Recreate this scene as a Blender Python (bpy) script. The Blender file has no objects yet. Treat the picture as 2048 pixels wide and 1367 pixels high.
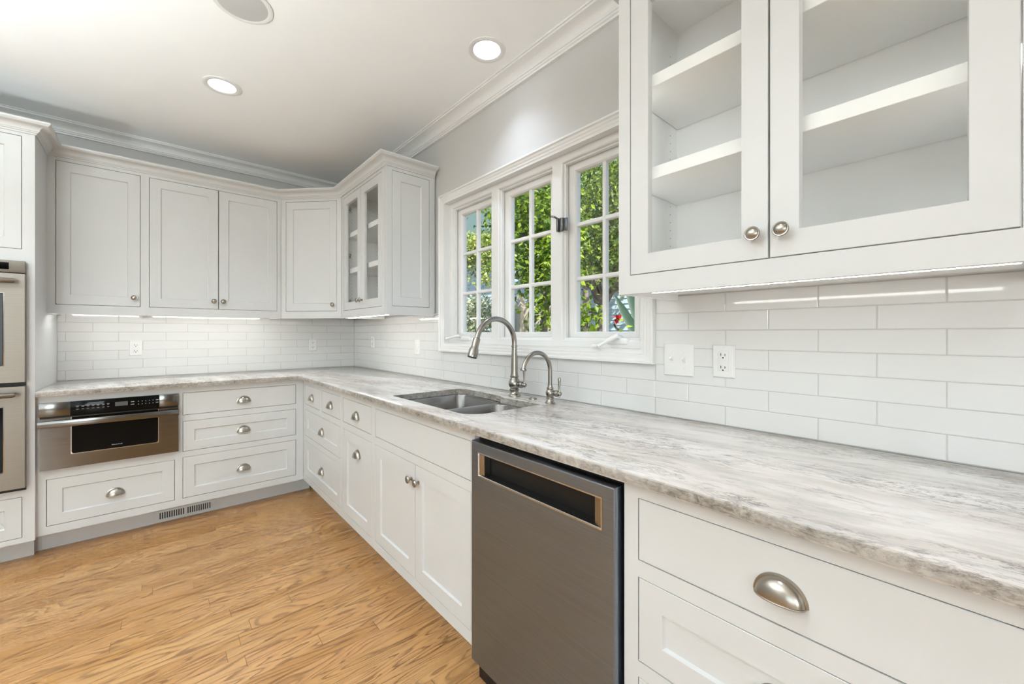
import bpy, bmesh, math, random
from math import sin, cos, pi, radians, sqrt
from mathutils import Vector, Matrix
random.seed(7)
S = bpy.context.scene
COL = S.collection

# ------------------------------------------------------------------ camera
cam_d = bpy.data.cameras.new('camera'); cam = bpy.data.objects.new('camera', cam_d); COL.objects.link(cam)
F_PX, U0, V0, YAW = 809.12, 1016.81, 667.06, 0.7168
cam_d.sensor_fit = 'HORIZONTAL'; cam_d.sensor_width = 36.0
cam_d.lens = F_PX / 2048 * 36.0
cam_d.shift_x = (1024 - U0) / 2048
cam_d.shift_y = (V0 - 683.5) / 2048
cam_d.clip_start = 0.05
cam.location = (-1.448, -3.9384, 1.2241)
cam.rotation_euler = (pi / 2, 0, -YAW)
S.camera = cam

# ------------------------------------------------------------------ world, sun, exposure
S.view_settings.view_transform = 'Standard'
S.view_settings.look = 'None'
S.view_settings.gamma = 1.0
S.view_settings.use_curve_mapping = False
S.view_settings.exposure = 0.07
W = bpy.data.worlds.new('sky'); S.world = W; W.use_nodes = True
wn = W.node_tree.nodes; wl = W.node_tree.links
sky = wn.new('ShaderNodeTexSky'); sky.sky_type = 'NISHITA'; sky.sun_disc = False
sky.sun_elevation = radians(48); sky.sun_rotation = radians(200); sky.air_density = 1.0
wn['Background'].inputs['Strength'].default_value = 0.22
wl.new(sky.outputs[0], wn['Background'].inputs[0])
sun_d = bpy.data.lights.new('sun', 'SUN'); sun = bpy.data.objects.new('sun', sun_d); COL.objects.link(sun)
sun_d.energy = 9.0; sun_d.angle = radians(0.6); sun_d.color = (1.0, 0.95, 0.86)
sun.rotation_euler = (radians(42), 0, radians(-28))

def area(name, loc, rot, sx, sy, power, color):
    d = bpy.data.lights.new(name, 'AREA'); d.shape = 'RECTANGLE'; d.size = sx; d.size_y = sy
    d.energy = power; d.color = color
    o = bpy.data.objects.new(name, d); COL.objects.link(o); o.location = loc; o.rotation_euler = rot
    return o
# two added fill panels in made-up wall openings behind the camera, standing for daylight
area('rear_fill_panel', (-4.12, -9.52, 1.45), (radians(-90 - 30), 0, pi + radians(10)), 1.7, 1.9, 125, (0.885, 1.0, 1.035))
area('side_fill_panel', (-5.24, -6.3, 1.45), (radians(90), 0, radians(-62)), 2.6, 1.9, 34, (0.875, 1.0, 1.045))
UPLIGHT = (-3.25, -2.75)                                # added fill uplighter, unseen left of the view (built below with its own light)
CAN_E, STRIP_E, SPOT_W = 9.0, 34.0, 18.0

# ------------------------------------------------------------------ materials
MATS = {}
def mat(name, col, rough=0.5, metal=0.0, spec=0.5, emit=None, estr=0.0):
    m = bpy.data.materials.new(name); m.use_nodes = True
    b = m.node_tree.nodes['Principled BSDF']
    b.inputs['Base Color'].default_value = (*col, 1); b.inputs['Roughness'].default_value = rough
    b.inputs['Metallic'].default_value = metal; b.inputs['Specular IOR Level'].default_value = spec
    if emit: b.inputs['Emission Color'].default_value = (*emit, 1); b.inputs['Emission Strength'].default_value = estr
    MATS[name] = m
    return m
class NT:
    """small node helper"""
    def __init__(s, m): s.t = m.node_tree; s.n = s.t.nodes; s.l = s.t.links; s.b = s.n.get('Principled BSDF')
    def put(s, inp, v):
        if isinstance(v, bpy.types.NodeSocket): s.l.new(v, inp)
        elif v is not None: inp.default_value = v
    def math(s, op, a, b=None, c=None, clamp=False):
        n = s.n.new('ShaderNodeMath'); n.operation = op; n.use_clamp = clamp
        s.put(n.inputs[0], a); s.put(n.inputs[1], b); s.put(n.inputs[2], c)
        return n.outputs[0]
    def xyz(s, v):
        n = s.n.new('ShaderNodeSeparateXYZ'); s.put(n.inputs[0], v); return n.outputs
    def comb(s, x, y, z):
        n = s.n.new('ShaderNodeCombineXYZ'); s.put(n.inputs[0], x); s.put(n.inputs[1], y); s.put(n.inputs[2], z); return n.outputs[0]
    def coord(s): return s.n.new('ShaderNodeTexCoord').outputs['Object']
    def mapping(s, v, scale=(1, 1, 1), rot=(0, 0, 0), loc=(0, 0, 0)):
        n = s.n.new('ShaderNodeMapping'); s.put(n.inputs['Vector'], v)
        n.inputs['Scale'].default_value = scale; n.inputs['Rotation'].default_value = rot; n.inputs['Location'].default_value = loc
        return n.outputs[0]
    def noise(s, v, scale, detail=4, rough=0.55, dist=0.0, out='Fac'):
        n = s.n.new('ShaderNodeTexNoise'); s.put(n.inputs['Vector'], v)
        n.inputs['Scale'].default_value = scale; n.inputs['Detail'].default_value = detail
        n.inputs['Roughness'].default_value = rough; n.inputs['Distortion'].default_value = dist
        return n.outputs[out]
    def white(s, v, out='Value'):
        n = s.n.new('ShaderNodeTexWhiteNoise'); n.noise_dimensions = '3D'; s.put(n.inputs['Vector'], v); return n.outputs[out]
    def ramp(s, f, stops, interp='LINEAR'):
        n = s.n.new('ShaderNodeValToRGB'); s.put(n.inputs[0], f); r = n.color_ramp; r.interpolation = interp
        while len(r.elements) < len(stops): r.elements.new(0.5)
        for e, (p, c) in zip(r.elements, stops):
            e.position = p; e.color = (*c, 1) if len(c) == 3 else c
        return n.outputs[0]
    def mix(s, f, a, b, mode='MIX'):
        n = s.n.new('ShaderNodeMix'); n.data_type = 'RGBA'; n.blend_type = mode
        s.put(n.inputs[0], f)
        for i, v in ((6, a), (7, b)):
            if isinstance(v, tuple): v = (*v, 1) if len(v) == 3 else v
            s.put(n.inputs[i], v)
        return n.outputs[2]
    def bump(s, h, strength=0.2, dist=0.002):
        n = s.n.new('ShaderNodeBump'); s.put(n.inputs['Height'], h); n.inputs['Strength'].default_value = strength
        n.inputs['Distance'].default_value = dist; s.l.new(n.outputs[0], s.b.inputs['Normal'])

def painted(name, col, rough, amp=0.02, bscale=60, bstr=0.04):
    m = mat(name, col, rough); t = NT(m); c = t.coord()
    f = t.noise(c, 3.0, 3)
    lo = tuple(x * (1 - amp) for x in col); hi = tuple(min(1, x * (1 + amp)) for x in col)
    t.put(t.b.inputs['Base Color'], t.ramp(f, [(0.3, lo), (0.7, hi)]))
    t.bump(t.noise(c, bscale, 3), bstr, 0.0006)
    return m
M_CAB = painted('cabinet_paint', (0.638, 0.643, 0.639), 0.33)
M_IN = painted('cabinet_interior_paint', (0.87, 0.865, 0.85), 0.4)
M_TRIM = painted('trim_paint', (0.78, 0.775, 0.76), 0.28)
M_WALL = painted('wall_paint', (0.57, 0.565, 0.55), 0.6, 0.012, 180, 0.12)
M_CEIL = painted('ceiling_paint', (0.918, 0.926, 0.926), 0.8, 0.01, 220, 0.08)
M_TILE = painted('glazed_tile', (0.69, 0.687, 0.675), 0.06, 0.012, 12, 0.03)
M_GROUT = painted('grout', (0.50, 0.49, 0.47), 0.85)
M_PLASTIC = painted('white_plastic', (0.76, 0.755, 0.74), 0.3)
M_DARK = mat('dark_slot', (0.02, 0.02, 0.02), 0.6)
M_HOLE = mat('shelf_pin_hole', (0.12, 0.115, 0.11), 0.7)
M_BLACK = mat('black_plastic', (0.012, 0.011, 0.010), 0.4, 0, 0.25)
M_BGLASS = mat('black_glass', (0.004, 0.004, 0.004), 0.05, 0, 0.11)
M_PRINT = mat('printed_legend', (0.36, 0.36, 0.35), 0.5)
M_LCD = mat('display_panel', (0.10, 0.10, 0.10), 0.15)
M_SPEAKER = painted('speaker_grille', (0.52, 0.52, 0.51), 0.7, 0.03, 900, 0.4)
M_LED = mat('led_diffuser', (0.9, 0.9, 0.88), 0.4, emit=(0.97, 0.97, 0.94), estr=STRIP_E)
M_LED_LOW = mat('led_diffuser_dimmed', (0.9, 0.9, 0.88), 0.4, emit=(0.97, 0.97, 0.94), estr=STRIP_E * 0.36)
M_FILL_IN = mat('cabinet_fill_glow', (0.9, 0.9, 0.88), 0.4, emit=(0.99, 0.98, 0.95), estr=6.0)  # glow of the added bars inside the large glass cabinet
M_LENS = mat('lamp_lens', (0.9, 0.9, 0.88), 0.4, emit=(0.92, 0.97, 1.04), estr=CAN_E)

def metal(name, col, rough, axis, sc=260, bstr=0.05):
    m = mat(name, col, rough, 1.0); t = NT(m); c = t.coord()
    s = [sc, sc, sc]; s[axis] = 3.0
    f = t.noise(t.mapping(c, tuple(s)), 1.0, 3, 0.6)
    lo = tuple(x * 0.92 for x in col); hi = tuple(min(1, x * 1.06) for x in col)
    t.put(t.b.inputs['Base Color'], t.ramp(f, [(0.3, lo), (0.7, hi)]))
    t.put(t.b.inputs['Roughness'], t.math('MULTIPLY_ADD', f, 0.12, rough - 0.06))
    t.bump(f, bstr, 0.0004)
    return m
M_DW = metal('dishwasher_steel', (0.245, 0.285, 0.345), 0.32, 1)
tg = M_DW.node_tree.nodes.new('ShaderNodeTangent'); tg.direction_type = 'RADIAL'; tg.axis = 'Z'
M_DW.node_tree.links.new(tg.outputs[0], M_DW.node_tree.nodes['Principled BSDF'].inputs['Tangent'])
M_DW.node_tree.nodes['Principled BSDF'].inputs['Anisotropic'].default_value = 0.8
M_DW.node_tree.nodes['Principled BSDF'].inputs['Anisotropic Rotation'].default_value = 0.25
M_MICRO = metal('microwave_steel', (0.185, 0.18, 0.17), 0.16, 0, 200, 0.03)
M_OVEN = metal('oven_steel', (0.26, 0.236, 0.205), 0.45, 0, 220, 0.05)
M_SINK = metal('sink_steel', (0.34, 0.335, 0.33), 0.24, 1, 220, 0.04)
M_NICKEL = mat('brushed_nickel', (0.34, 0.32, 0.29), 0.26, 1.0)
M_KNOB = mat('satin_nickel', (0.38, 0.35, 0.305), 0.28, 1.0)
M_LATCH = mat('latch_metal', (0.20, 0.20, 0.20), 0.3, 1.0)
M_CHROME = mat('polished_edge', (0.58, 0.60, 0.62), 0.18, 1.0)

def glass(name, tint=(1, 1, 1), ior=1.45):
    m = bpy.data.materials.new(name); m.use_nodes = True; n = m.node_tree.nodes; l = m.node_tree.links
    n.remove(n['Principled BSDF']); out = n['Material Output']
    tr = n.new('ShaderNodeBsdfTransparent'); tr.inputs[0].default_value = (*tint, 1)
    gl = n.new('ShaderNodeBsdfGlossy'); gl.inputs['Roughness'].default_value = 0.01
    fr = n.new('ShaderNodeFresnel'); fr.inputs[0].default_value = ior
    ge = n.new('ShaderNodeNewGeometry'); bf = n.new('ShaderNodeMath'); bf.operation = 'SUBTRACT'; bf.inputs[0].default_value = 1.0
    mu = n.new('ShaderNodeMath'); mu.operation = 'MULTIPLY'; l.new(ge.outputs['Backfacing'], bf.inputs[1])   # one reflection, at the outer face
    l.new(bf.outputs[0], mu.inputs[0]); l.new(fr.outputs[0], mu.inputs[1])
    mx = n.new('ShaderNodeMixShader'); l.new(mu.outputs[0], mx.inputs[0]); l.new(tr.outputs[0], mx.inputs[1]); l.new(gl.outputs[0], mx.inputs[2])
    l.new(mx.outputs[0], out.inputs[0]); MATS[name] = m
    return m
M_GLASS = glass('clear_glass', (0.995, 1.0, 0.998), 1.45)

def granite():
    m = mat('streaked_granite', (0.7, 0.68, 0.64), 0.09); t = NT(m); c = t.coord()
    warp = t.noise(c, 2.2, 2, out='Color')
    v = t.n.new('ShaderNodeVectorMath'); v.operation = 'MULTIPLY_ADD'
    t.put(v.inputs[0], warp); v.inputs[1].default_value = (0.10, 0.16, 0.06); t.put(v.inputs[2], c)
    p = t.mapping(v.outputs[0], (1, 1, 1), (0, 0, radians(-9)))
    st = t.mapping(p, (1.0, 0.20, 1.0))          # stretched along the run
    st2 = t.mapping(p, (1.0, 0.26, 1.0), loc=(3, 1, 0))
    base = t.ramp(t.noise(st, 9, 5, 0.6), [(0.30, (0.50, 0.46, 0.41)), (0.44, (0.66, 0.612, 0.572)), (0.58, (0.80, 0.765, 0.735)), (0.8, (0.74, 0.725, 0.72))])
    grey = t.ramp(t.noise(st2, 17, 6, 0.66), [(0.50, (0, 0, 0)), (0.66, (1, 1, 1))])
    col = t.mix(t.math('MULTIPLY', grey, 0.55), base, (0.41, 0.40, 0.395))
    pinkf = t.ramp(t.noise(st, 5, 4, 0.6), [(0.52, (0, 0, 0)), (0.7, (1, 1, 1))])
    col = t.mix(t.math('MULTIPLY', pinkf, 0.55), col, (0.52, 0.43, 0.375))
    vn = t.noise(st, 34, 9, 0.74, 0.5)
    vein = t.ramp(t.math('ABSOLUTE', t.math('SUBTRACT', vn, 0.5)), [(0.0, (1, 1, 1)), (0.030, (0, 0, 0))])
    vmask = t.ramp(t.noise(t.mapping(p, (1.0, 0.3, 1.0), loc=(7, 2, 1)), 9, 5, 0.65), [(0.44, (0.10, 0.10, 0.10)), (0.58, (1, 1, 1))])
    col = t.mix(t.math('MULTIPLY', t.math('MULTIPLY', vein, vmask), 0.85), col, (0.15, 0.115, 0.095))
    dk = t.ramp(t.noise(t.mapping(p, (1.0, 0.3, 1.0), loc=(1, 5, 4)), 62, 7, 0.72), [(0.57, (0, 0, 0)), (0.66, (1, 1, 1))])
    col = t.mix(t.math('MULTIPLY', t.math('MULTIPLY', dk, vmask), 0.78), col, (0.11, 0.095, 0.085))
    # cut edge: coarse brown-grey grain, plus painted-in shade of the upright face
    nrm = t.xyz(t.n.new('ShaderNodeNewGeometry').outputs['True Normal'])[2]
    edge = t.math('SUBTRACT', 1.0, t.math('ABSOLUTE', nrm), clamp=True)
    en = t.noise(t.mapping(c, (1, 0.7, 1.2), (0.5, 0.3, 0)), 55, 6, 0.7, 0.8)
    ecol = t.ramp(en, [(0.32, (0.03, 0.025, 0.02)), (0.42, (0.14, 0.12, 0.097)), (0.55, (0.27, 0.245, 0.21)), (0.72, (0.42, 0.395, 0.355))])
    el = t.ramp(t.noise(c, 5, 3), [(0.4, (0.75, 0.75, 0.75)), (0.6, (1, 1, 1))])
    col = t.mix(t.math('MULTIPLY', t.math('MULTIPLY', edge, el), 0.85), col, ecol)
    t.put(t.b.inputs['Base Color'], col)
    return m
M_GRANITE = granite()

def oak():
    m = mat('oak_strip_floor', (0.5, 0.3, 0.15), 0.26); t = NT(m); c = t.coord()
    x, y, z = t.xyz(c)
    BW = 0.0705
    row = t.math('FLOOR', t.math('DIVIDE', y, BW))
    rr = t.white(t.comb(row, 3.1, 0.7))
    bl = t.math('MULTIPLY_ADD', t.white(t.comb(row, 9.3, 2.2)), 0.5, 0.75)
    uu = t.math('DIVIDE', t.math('ADD', x, t.math('MULTIPLY', rr, 5.0)), bl)
    colm = t.math('FLOOR', uu)
    idv = t.comb(row, colm, 1.7)
    r1 = t.white(idv); r2 = t.white(t.comb(colm, row, 5.5)); r3 = t.white(t.comb(row, colm, 8.8))
    # figure: contour lines of a stretched noise -> cathedral arches and straight grain
    yl = t.math('SUBTRACT', y, t.math('MULTIPLY', row, BW))
    gx = t.math('MULTIPLY_ADD', r1, 40.0, t.math('MULTIPLY', x, 2.0))
    gy = t.math('MULTIPLY_ADD', r2, 40.0, t.math('MULTIPLY', yl, t.math('MULTIPLY_ADD', r3, 11.0, 9.0)))
    fig = t.noise(t.comb(gx, gy, t.math('MULTIPLY', r3, 20.0)), 1.0, 1.5, 0.4, 0.25)
    fine = t.noise(t.comb(t.math('MULTIPLY', x, 30.0), t.math('MULTIPLY', y, 260.0), r1), 1.0, 3, 0.6)
    nring = t.math('MULTIPLY_ADD', r2, 7.0, 9.0)
    ring = t.math('FRACT', t.math('MULTIPLY_ADD', fine, 0.16, t.math('MULTIPLY', fig, nring)))
    late = t.ramp(ring, [(0.0, (1, 1, 1)), (0.13, (0.9, 0.9, 0.9)), (0.30, (0.30, 0.30, 0.30)), (0.55, (0.06, 0.06, 0.06)), (0.88, (0, 0, 0)), (1.0, (0.9, 0.9, 0.9))])
    pores = t.ramp(t.noise(t.comb(t.math('MULTIPLY', x, 14.0), t.math('MULTIPLY', y, 420.0), r3), 1.0, 3, 0.7), [(0.42, (0.62, 0.62, 0.62)), (0.58, (1, 1, 1))])
    tone = t.ramp(r1, [(0.0, (0.45, 0.225, 0.077)), (0.35, (0.535, 0.285, 0.108)), (0.65, (0.59, 0.335, 0.14)), (1.0, (0.545, 0.285, 0.117))])
    soft = t.noise(t.comb(t.math('MULTIPLY', x, 2.0), t.math('MULTIPLY', y, 30.0), r2), 1.0, 4, 0.6)
    tone = t.mix(t.math('MULTIPLY', soft, 0.30), tone, (0.42, 0.235, 0.095))
    g = t.math('MULTIPLY', t.math('MULTIPLY', late, pores), t.math('MULTIPLY_ADD', r3, 0.25, 0.62))
    col = t.mix(g, tone, (0.12, 0.048, 0.013))
    # seams
    fy = t.math('FRACT', t.math('DIVIDE', y, BW)); ey = t.math('MINIMUM', fy, t.math('SUBTRACT', 1.0, fy))
    fx = t.math('FRACT', uu); ex = t.math('MULTIPLY', t.math('MINIMUM', fx, t.math('SUBTRACT', 1.0, fx)), bl)
    sy = t.math('LESS_THAN', t.math('MULTIPLY', ey, BW), 0.0006); sx = t.math('LESS_THAN', ex, 0.0009)
    seam = t.math('MAXIMUM', t.math('MULTIPLY', sy, 0.45), t.math('MULTIPLY', sx, 0.8))
    col = t.mix(seam, col, (0.10, 0.045, 0.015))
    t.put(t.b.inputs['Base Color'], col)
    t.put(t.b.inputs['Roughness'], t.math('MULTIPLY_ADD', g, 0.12, 0.25))
    t.bump(t.math('SUBTRACT', t.math('MULTIPLY', g, -0.35), seam), 0.25, 0.0006)
    return m
M_OAK = oak(); M_OAK.node_tree.nodes['Principled BSDF'].inputs['Specular IOR Level'].default_value = 0.36

def leafmat(name, a, b, trans=0.35):
    m = bpy.data.materials.new(name); m.use_nodes = True; t = NT(m); n = t.n
    v = t.white(t.n.new('ShaderNodeNewGeometry').outputs['Random Per Island']) if False else t.n.new('ShaderNodeNewGeometry').outputs['Random Per Island']
    col = t.ramp(v, [(0.0, a), (0.6, tuple((p + q) / 2 for p, q in zip(a, b))), (1.0, b)])
    t.put(t.b.inputs['Base Color'], col); t.b.inputs['Roughness'].default_value = 0.38
    tl = n.new('ShaderNodeBsdfTranslucent'); t.put(tl.inputs[0], col)
    mx = n.new('ShaderNodeMixShader'); mx.inputs[0].default_value = trans
    t.l.new(t.b.outputs[0], mx.inputs[1]); t.l.new(tl.outputs[0], mx.inputs[2]); t.l.new(mx.outputs[0], n['Material Output'].inputs[0])
    return m
M_LEAF_A = leafmat('broad_leaf', (0.035, 0.11, 0.012), (0.42, 0.58, 0.04), 0.45)
M_LEAF_B = leafmat('small_leaf', (0.05, 0.12, 0.03), (0.40, 0.50, 0.08), 0.4)
M_LEAF_C = leafmat('pale_leaf', (0.14, 0.25, 0.04), (0.70, 0.74, 0.22), 0.4)
M_BLOSSOM = leafmat('pale_blossom', (0.10, 0.20, 0.04), (0.85, 0.85, 0.66), 0.3)
M_BLADE = leafmat('dark_blade', (0.03, 0.07, 0.045), (0.06, 0.12, 0.07), 0.1)
M_PETAL = mat('red_petal', (0.55, 0.03, 0.02), 0.5)
M_BARK = painted('bark', (0.22, 0.18, 0.17), 0.9, 0.3, 40, 0.6)
M_SIDING = painted('blue_siding', (0.50, 0.63, 0.72), 0.6)
M_FENCE = painted('cream_fence_paint', (0.66, 0.60, 0.49), 0.7, 0.06)
M_TEAL = painted('teal_eave_shade', (0.20, 0.30, 0.29), 0.6)  # shade of the eave and upper wall, put into the colour
M_ROOF = painted('roof_shingle', (0.16, 0.15, 0.15), 0.9, 0.2, 30, 0.5)
M_GROUND = painted('garden_soil', (0.16, 0.15, 0.09), 0.95, 0.3, 8, 0.6)

# ------------------------------------------------------------------ mesh helpers
def NB(): return bmesh.new()
def quad(bm, *pts):
    return bm.faces.new([bm.verts.new(p) for p in pts])
class Fr:
    """face frame: a along the face, n out of the face, z up"""
    def __init__(s, o, a, n): s.o = Vector(o); s.a = Vector(a); s.n = Vector(n)
    def __call__(s, a, n, z): return s.o + s.a * a + s.n * n + Vector((0, 0, z))
FX = Fr((0, 0, 0), (0, -1, 0), (-1, 0, 0))     # faces of the window wall: a = -y, n = -x
FY = Fr((0, 0, 0), (1, 0, 0), (0, -1, 0))      # faces of the back wall:   a =  x, n = -y
def fbox(bm, F, a0, a1, n0, n1, z0, z1, bev=0.0, seg=2):
    v = [bm.verts.new(F(a, n, z)) for z in (z0, z1) for n in (n0, n1) for a in (a0, a1)]
    fs = [bm.faces.new([v[i] for i in q]) for q in ((0, 2, 3, 1), (4, 5, 7, 6), (0, 1, 5, 4), (2, 6, 7, 3), (0, 4, 6, 2), (1, 3, 7, 5))]
    if bev:
        es = list({e for f in fs for e in f.edges})
        bmesh.ops.bevel(bm, geom=es, offset=bev, segments=seg, affect='EDGES', profile=0.5, clamp_overlap=True)
WF = Fr((0, 0, 0), (1, 0, 0), (0, 1, 0))
def box(bm, x0, x1, y0, y1, z0, z1, bev=0.0, seg=2): fbox(bm, WF, x0, x1, y0, y1, z0, z1, bev, seg)
def plate(bm, F, a0, a1, z0, z1, nf, nb, holes):
    """flat board with rectangular holes, front at nf, back at nb"""
    A = sorted({a0, a1, *[h[i] for h in holes for i in (0, 1)]}); Z = sorted({z0, z1, *[h[i] for h in holes for i in (2, 3)]})
    A = [a for a in A if a0 - 1e-9 <= a <= a1 + 1e-9]; Z = [z for z in Z if z0 - 1e-9 <= z <= z1 + 1e-9]
    def solid(i, j):
        if i < 0 or j < 0 or i >= len(A) - 1 or j >= len(Z) - 1: return False
        ca, cz = (A[i] + A[i + 1]) / 2, (Z[j] + Z[j + 1]) / 2
        return not any(h[0] < ca < h[1] and h[2] < cz < h[3] for h in holes)
    for i in range(len(A) - 1):
        for j in range(len(Z) - 1):
            if not solid(i, j): continue
            p, q, r, s = A[i], A[i + 1], Z[j], Z[j + 1]
            quad(bm, F(p, nf, r), F(q, nf, r), F(q, nf, s), F(p, nf, s))
            quad(bm, F(p, nb, r), F(p, nb, s), F(q, nb, s), F(q, nb, r))
            if not solid(i - 1, j): quad(bm, F(p, nf, r), F(p, nf, s), F(p, nb, s), F(p, nb, r))
            if not solid(i + 1, j): quad(bm, F(q, nf, r), F(q, nb, r), F(q, nb, s), F(q, nf, s))
            if not solid(i, j - 1): quad(bm, F(p, nf, r), F(p, nb, r), F(q, nb, r), F(q, nf, r))
            if not solid(i, j + 1): quad(bm, F(p, nf, s), F(q, nf, s), F(q, nb, s), F(p, nb, s))
def rects(bm, F, rl, close_first=False, close_last=False):
    """bridge a list of rectangles (a0,a1,z0,z1,n)"""
    rings = []
    for (a0, a1, z0, z1, n) in rl:
        rings.append([bm.verts.new(F(*p)) for p in ((a0, n, z0), (a1, n, z0), (a1, n, z1), (a0, n, z1))])
    for r0, r1 in zip(rings, rings[1:]):
        for k in range(4): bm.faces.new((r0[k], r0[(k + 1) % 4], r1[(k + 1) % 4], r1[k]))
    if close_first: bm.faces.new(rings[0][::-1])
    if close_last: bm.faces.new(rings[-1])
def ins(a0, a1, z0, z1, d, n): return (a0 + d, a1 - d, z0 + d, z1 - d, n)
def lathe(bm, prof, seg=32, M=None, cap0=False, cap1=False):
    """prof [(r,h)] about local +Z, placed with matrix M"""
    M = M or Matrix()
    rings = []
    for r, h in prof:
        rings.append([bm.verts.new(M @ Vector((r * cos(2 * pi * k / seg), r * sin(2 * pi * k / seg), h))) for k in range(seg)])
    for r0, r1 in zip(rings, rings[1:]):
        for k in range(seg): bm.faces.new((r0[k], r0[(k + 1) % seg], r1[(k + 1) % seg], r1[k]))
    if cap0: bm.faces.new(rings[0][::-1])
    if cap1: bm.faces.new(rings[-1])
def tube(bm, pts, rad, seg=16, caps=True):
    pts = [Vector(p) for p in pts]; rad = rad if isinstance(rad, (list, tuple)) else [rad] * len(pts)
    rings = []; up = None
    for i, p in enumerate(pts):
        d = (pts[min(i + 1, len(pts) - 1)] - pts[max(i - 1, 0)]).normalized()
        if up is None: up = d.orthogonal().normalized()
        up = (up - d * up.dot(d)).normalized(); w = d.cross(up)
        rings.append([bm.verts.new(p + (up * cos(2 * pi * k / seg) + w * sin(2 * pi * k / seg)) * rad[i]) for k in range(seg)])
    for r0, r1 in zip(rings, rings[1:]):
        for k in range(seg): bm.faces.new((r0[k], r0[(k + 1) % seg], r1[(k + 1) % seg], r1[k]))
    if caps: bm.faces.new(rings[0][::-1]); bm.faces.new(rings[-1])
def sweep(bm, path, prof, closed=False):
    """profile [(p,z)] swept along a 2-D path, p measured to the right-hand side, mitred"""
    n = len(path); P = [Vector(p) for p in path]; offs = []
    for i in range(n):
        d0 = (P[i] - P[i - 1]).normalized() if (i > 0 or closed) else None
        d1 = (P[(i + 1) % n] - P[i]).normalized() if (i < n - 1 or closed) else None
        r0 = Vector((d0.y, -d0.x)) if d0 else None; r1 = Vector((d1.y, -d1.x)) if d1 else None
        if r0 is None: m = r1
        elif r1 is None: m = r0
        else: m = (r0 + r1) / (1 + r0.dot(r1))
        offs.append(m)
    rings = [[bm.verts.new((P[i].x + offs[i].x * p, P[i].y + offs[i].y * p, z)) for p, z in prof] for i in range(n)]
    for i in range(n - 1):
        for k in range(len(prof) - 1): bm.faces.new((rings[i][k], rings[i + 1][k], rings[i + 1][k + 1], rings[i][k + 1]))
    for r in (rings[0], rings[-1]):
        try: bm.faces.new(r)
        except ValueError: pass
def rrect(x0, x1, y0, y1, r, seg=6):
    """rounded rectangle; r is one radius or four (x0y0, x1y0, x1y1, x0y1)"""
    r = r if isinstance(r, (list, tuple)) else [r] * 4
    out = []
    for (cx, cy, a, q) in ((x0, y0, pi, 0), (x1, y0, 1.5 * pi, 1), (x1, y1, 0, 2), (x0, y1, 0.5 * pi, 3)):
        R = max(r[q], 1e-4); sx = 1 if cx == x0 else -1; sy = 1 if cy == y0 else -1
        for k in range(seg + 1):
            t = a + 0.5 * pi * k / seg
            out.append((cx + sx * R + R * cos(t), cy + sy * R + R * sin(t)))
    return out
def bridge(bm, ringpts, cap0=False, cap1=False):
    rings = [[bm.verts.new(p) for p in r] for r in ringpts]
    n = len(rings[0])
    for r0, r1 in zip(rings, rings[1:]):
        for k in range(n): bm.faces.new((r0[k], r0[(k + 1) % n], r1[(k + 1) % n], r1[k]))
    if cap0: bm.faces.new(rings[0][::-1])
    if cap1: bm.faces.new(rings[-1])
    return rings
def fill_loops(bm, loops, z):
    es = []
    for lp in loops:
        vs = [bm.verts.new((x, y, z)) for x, y in lp]
        es += [bm.edges.new((vs[k], vs[(k + 1) % len(vs)])) for k in range(len(vs))]
    bmesh.ops.triangle_fill(bm, edges=es, use_beauty=True, use_dissolve=False)

# ------------------------------------------------------------------ object helpers
BASE = {}
def link(name, me, m, parent=None, loc=(0, 0, 0)):
    o = bpy.data.objects.new(name, me); COL.objects.link(o); o.location = loc
    if m and not me.materials: me.materials.append(m)
    if parent: o.parent = parent
    return o
def finish(bm, name, angle=35, weld=True):
    if weld: bmesh.ops.remove_doubles(bm, verts=bm.verts, dist=1e-6)
    bmesh.ops.recalc_face_normals(bm, faces=bm.faces)
    me = bpy.data.meshes.new(name); bm.to_mesh(me); bm.free()
    if angle:
        me.polygons.foreach_set('use_smooth', [True] * len(me.polygons)); me.set_sharp_from_angle(angle=radians(angle))
    return me
def wpos(o):
    v = Vector((0, 0, 0))
    while o: v += o.location; o = o.parent
    return v
def part(name, bm, m, parent=None, angle=35, label=None, weld=True):
    """bm is in world coordinates; one mesh object, origin at its parent's base"""
    w = wpos(parent) if parent else Vector((0, 0, 0))
    if w.length: bmesh.ops.translate(bm, verts=bm.verts, vec=-w)
    o = link(name, finish(bm, name, angle, weld), m, parent)
    if label: o['label'] = label
    return o
def tag(o, label, cat, group=None):
    o['label'] = label; o['category'] = cat
    if group: o['group'] = group
    return o
def thing(name, label, cat, loc, group=None):
    o = bpy.data.objects.new(name, None); o.empty_display_size = 0.1; COL.objects.link(o); o.location = loc
    return tag(o, label, cat, group)
def struct(o): o['kind'] = 'structure'; return o
def solo(name, bm, m, label, cat, group=None, angle=35, base=None, weld=True):
    """a thing that is a single mesh; origin at base"""
    if base is None:
        vs = [v.co for v in bm.verts]
        base = Vector(((min(v.x for v in vs) + max(v.x for v in vs)) / 2, (min(v.y for v in vs) + max(v.y for v in vs)) / 2, min(v.z for v in vs)))
    bmesh.ops.translate(bm, verts=bm.verts, vec=-Vector(base))
    o = link(name, finish(bm, name, angle, weld), m, None, base)
    return tag(o, label, cat, group)

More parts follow.
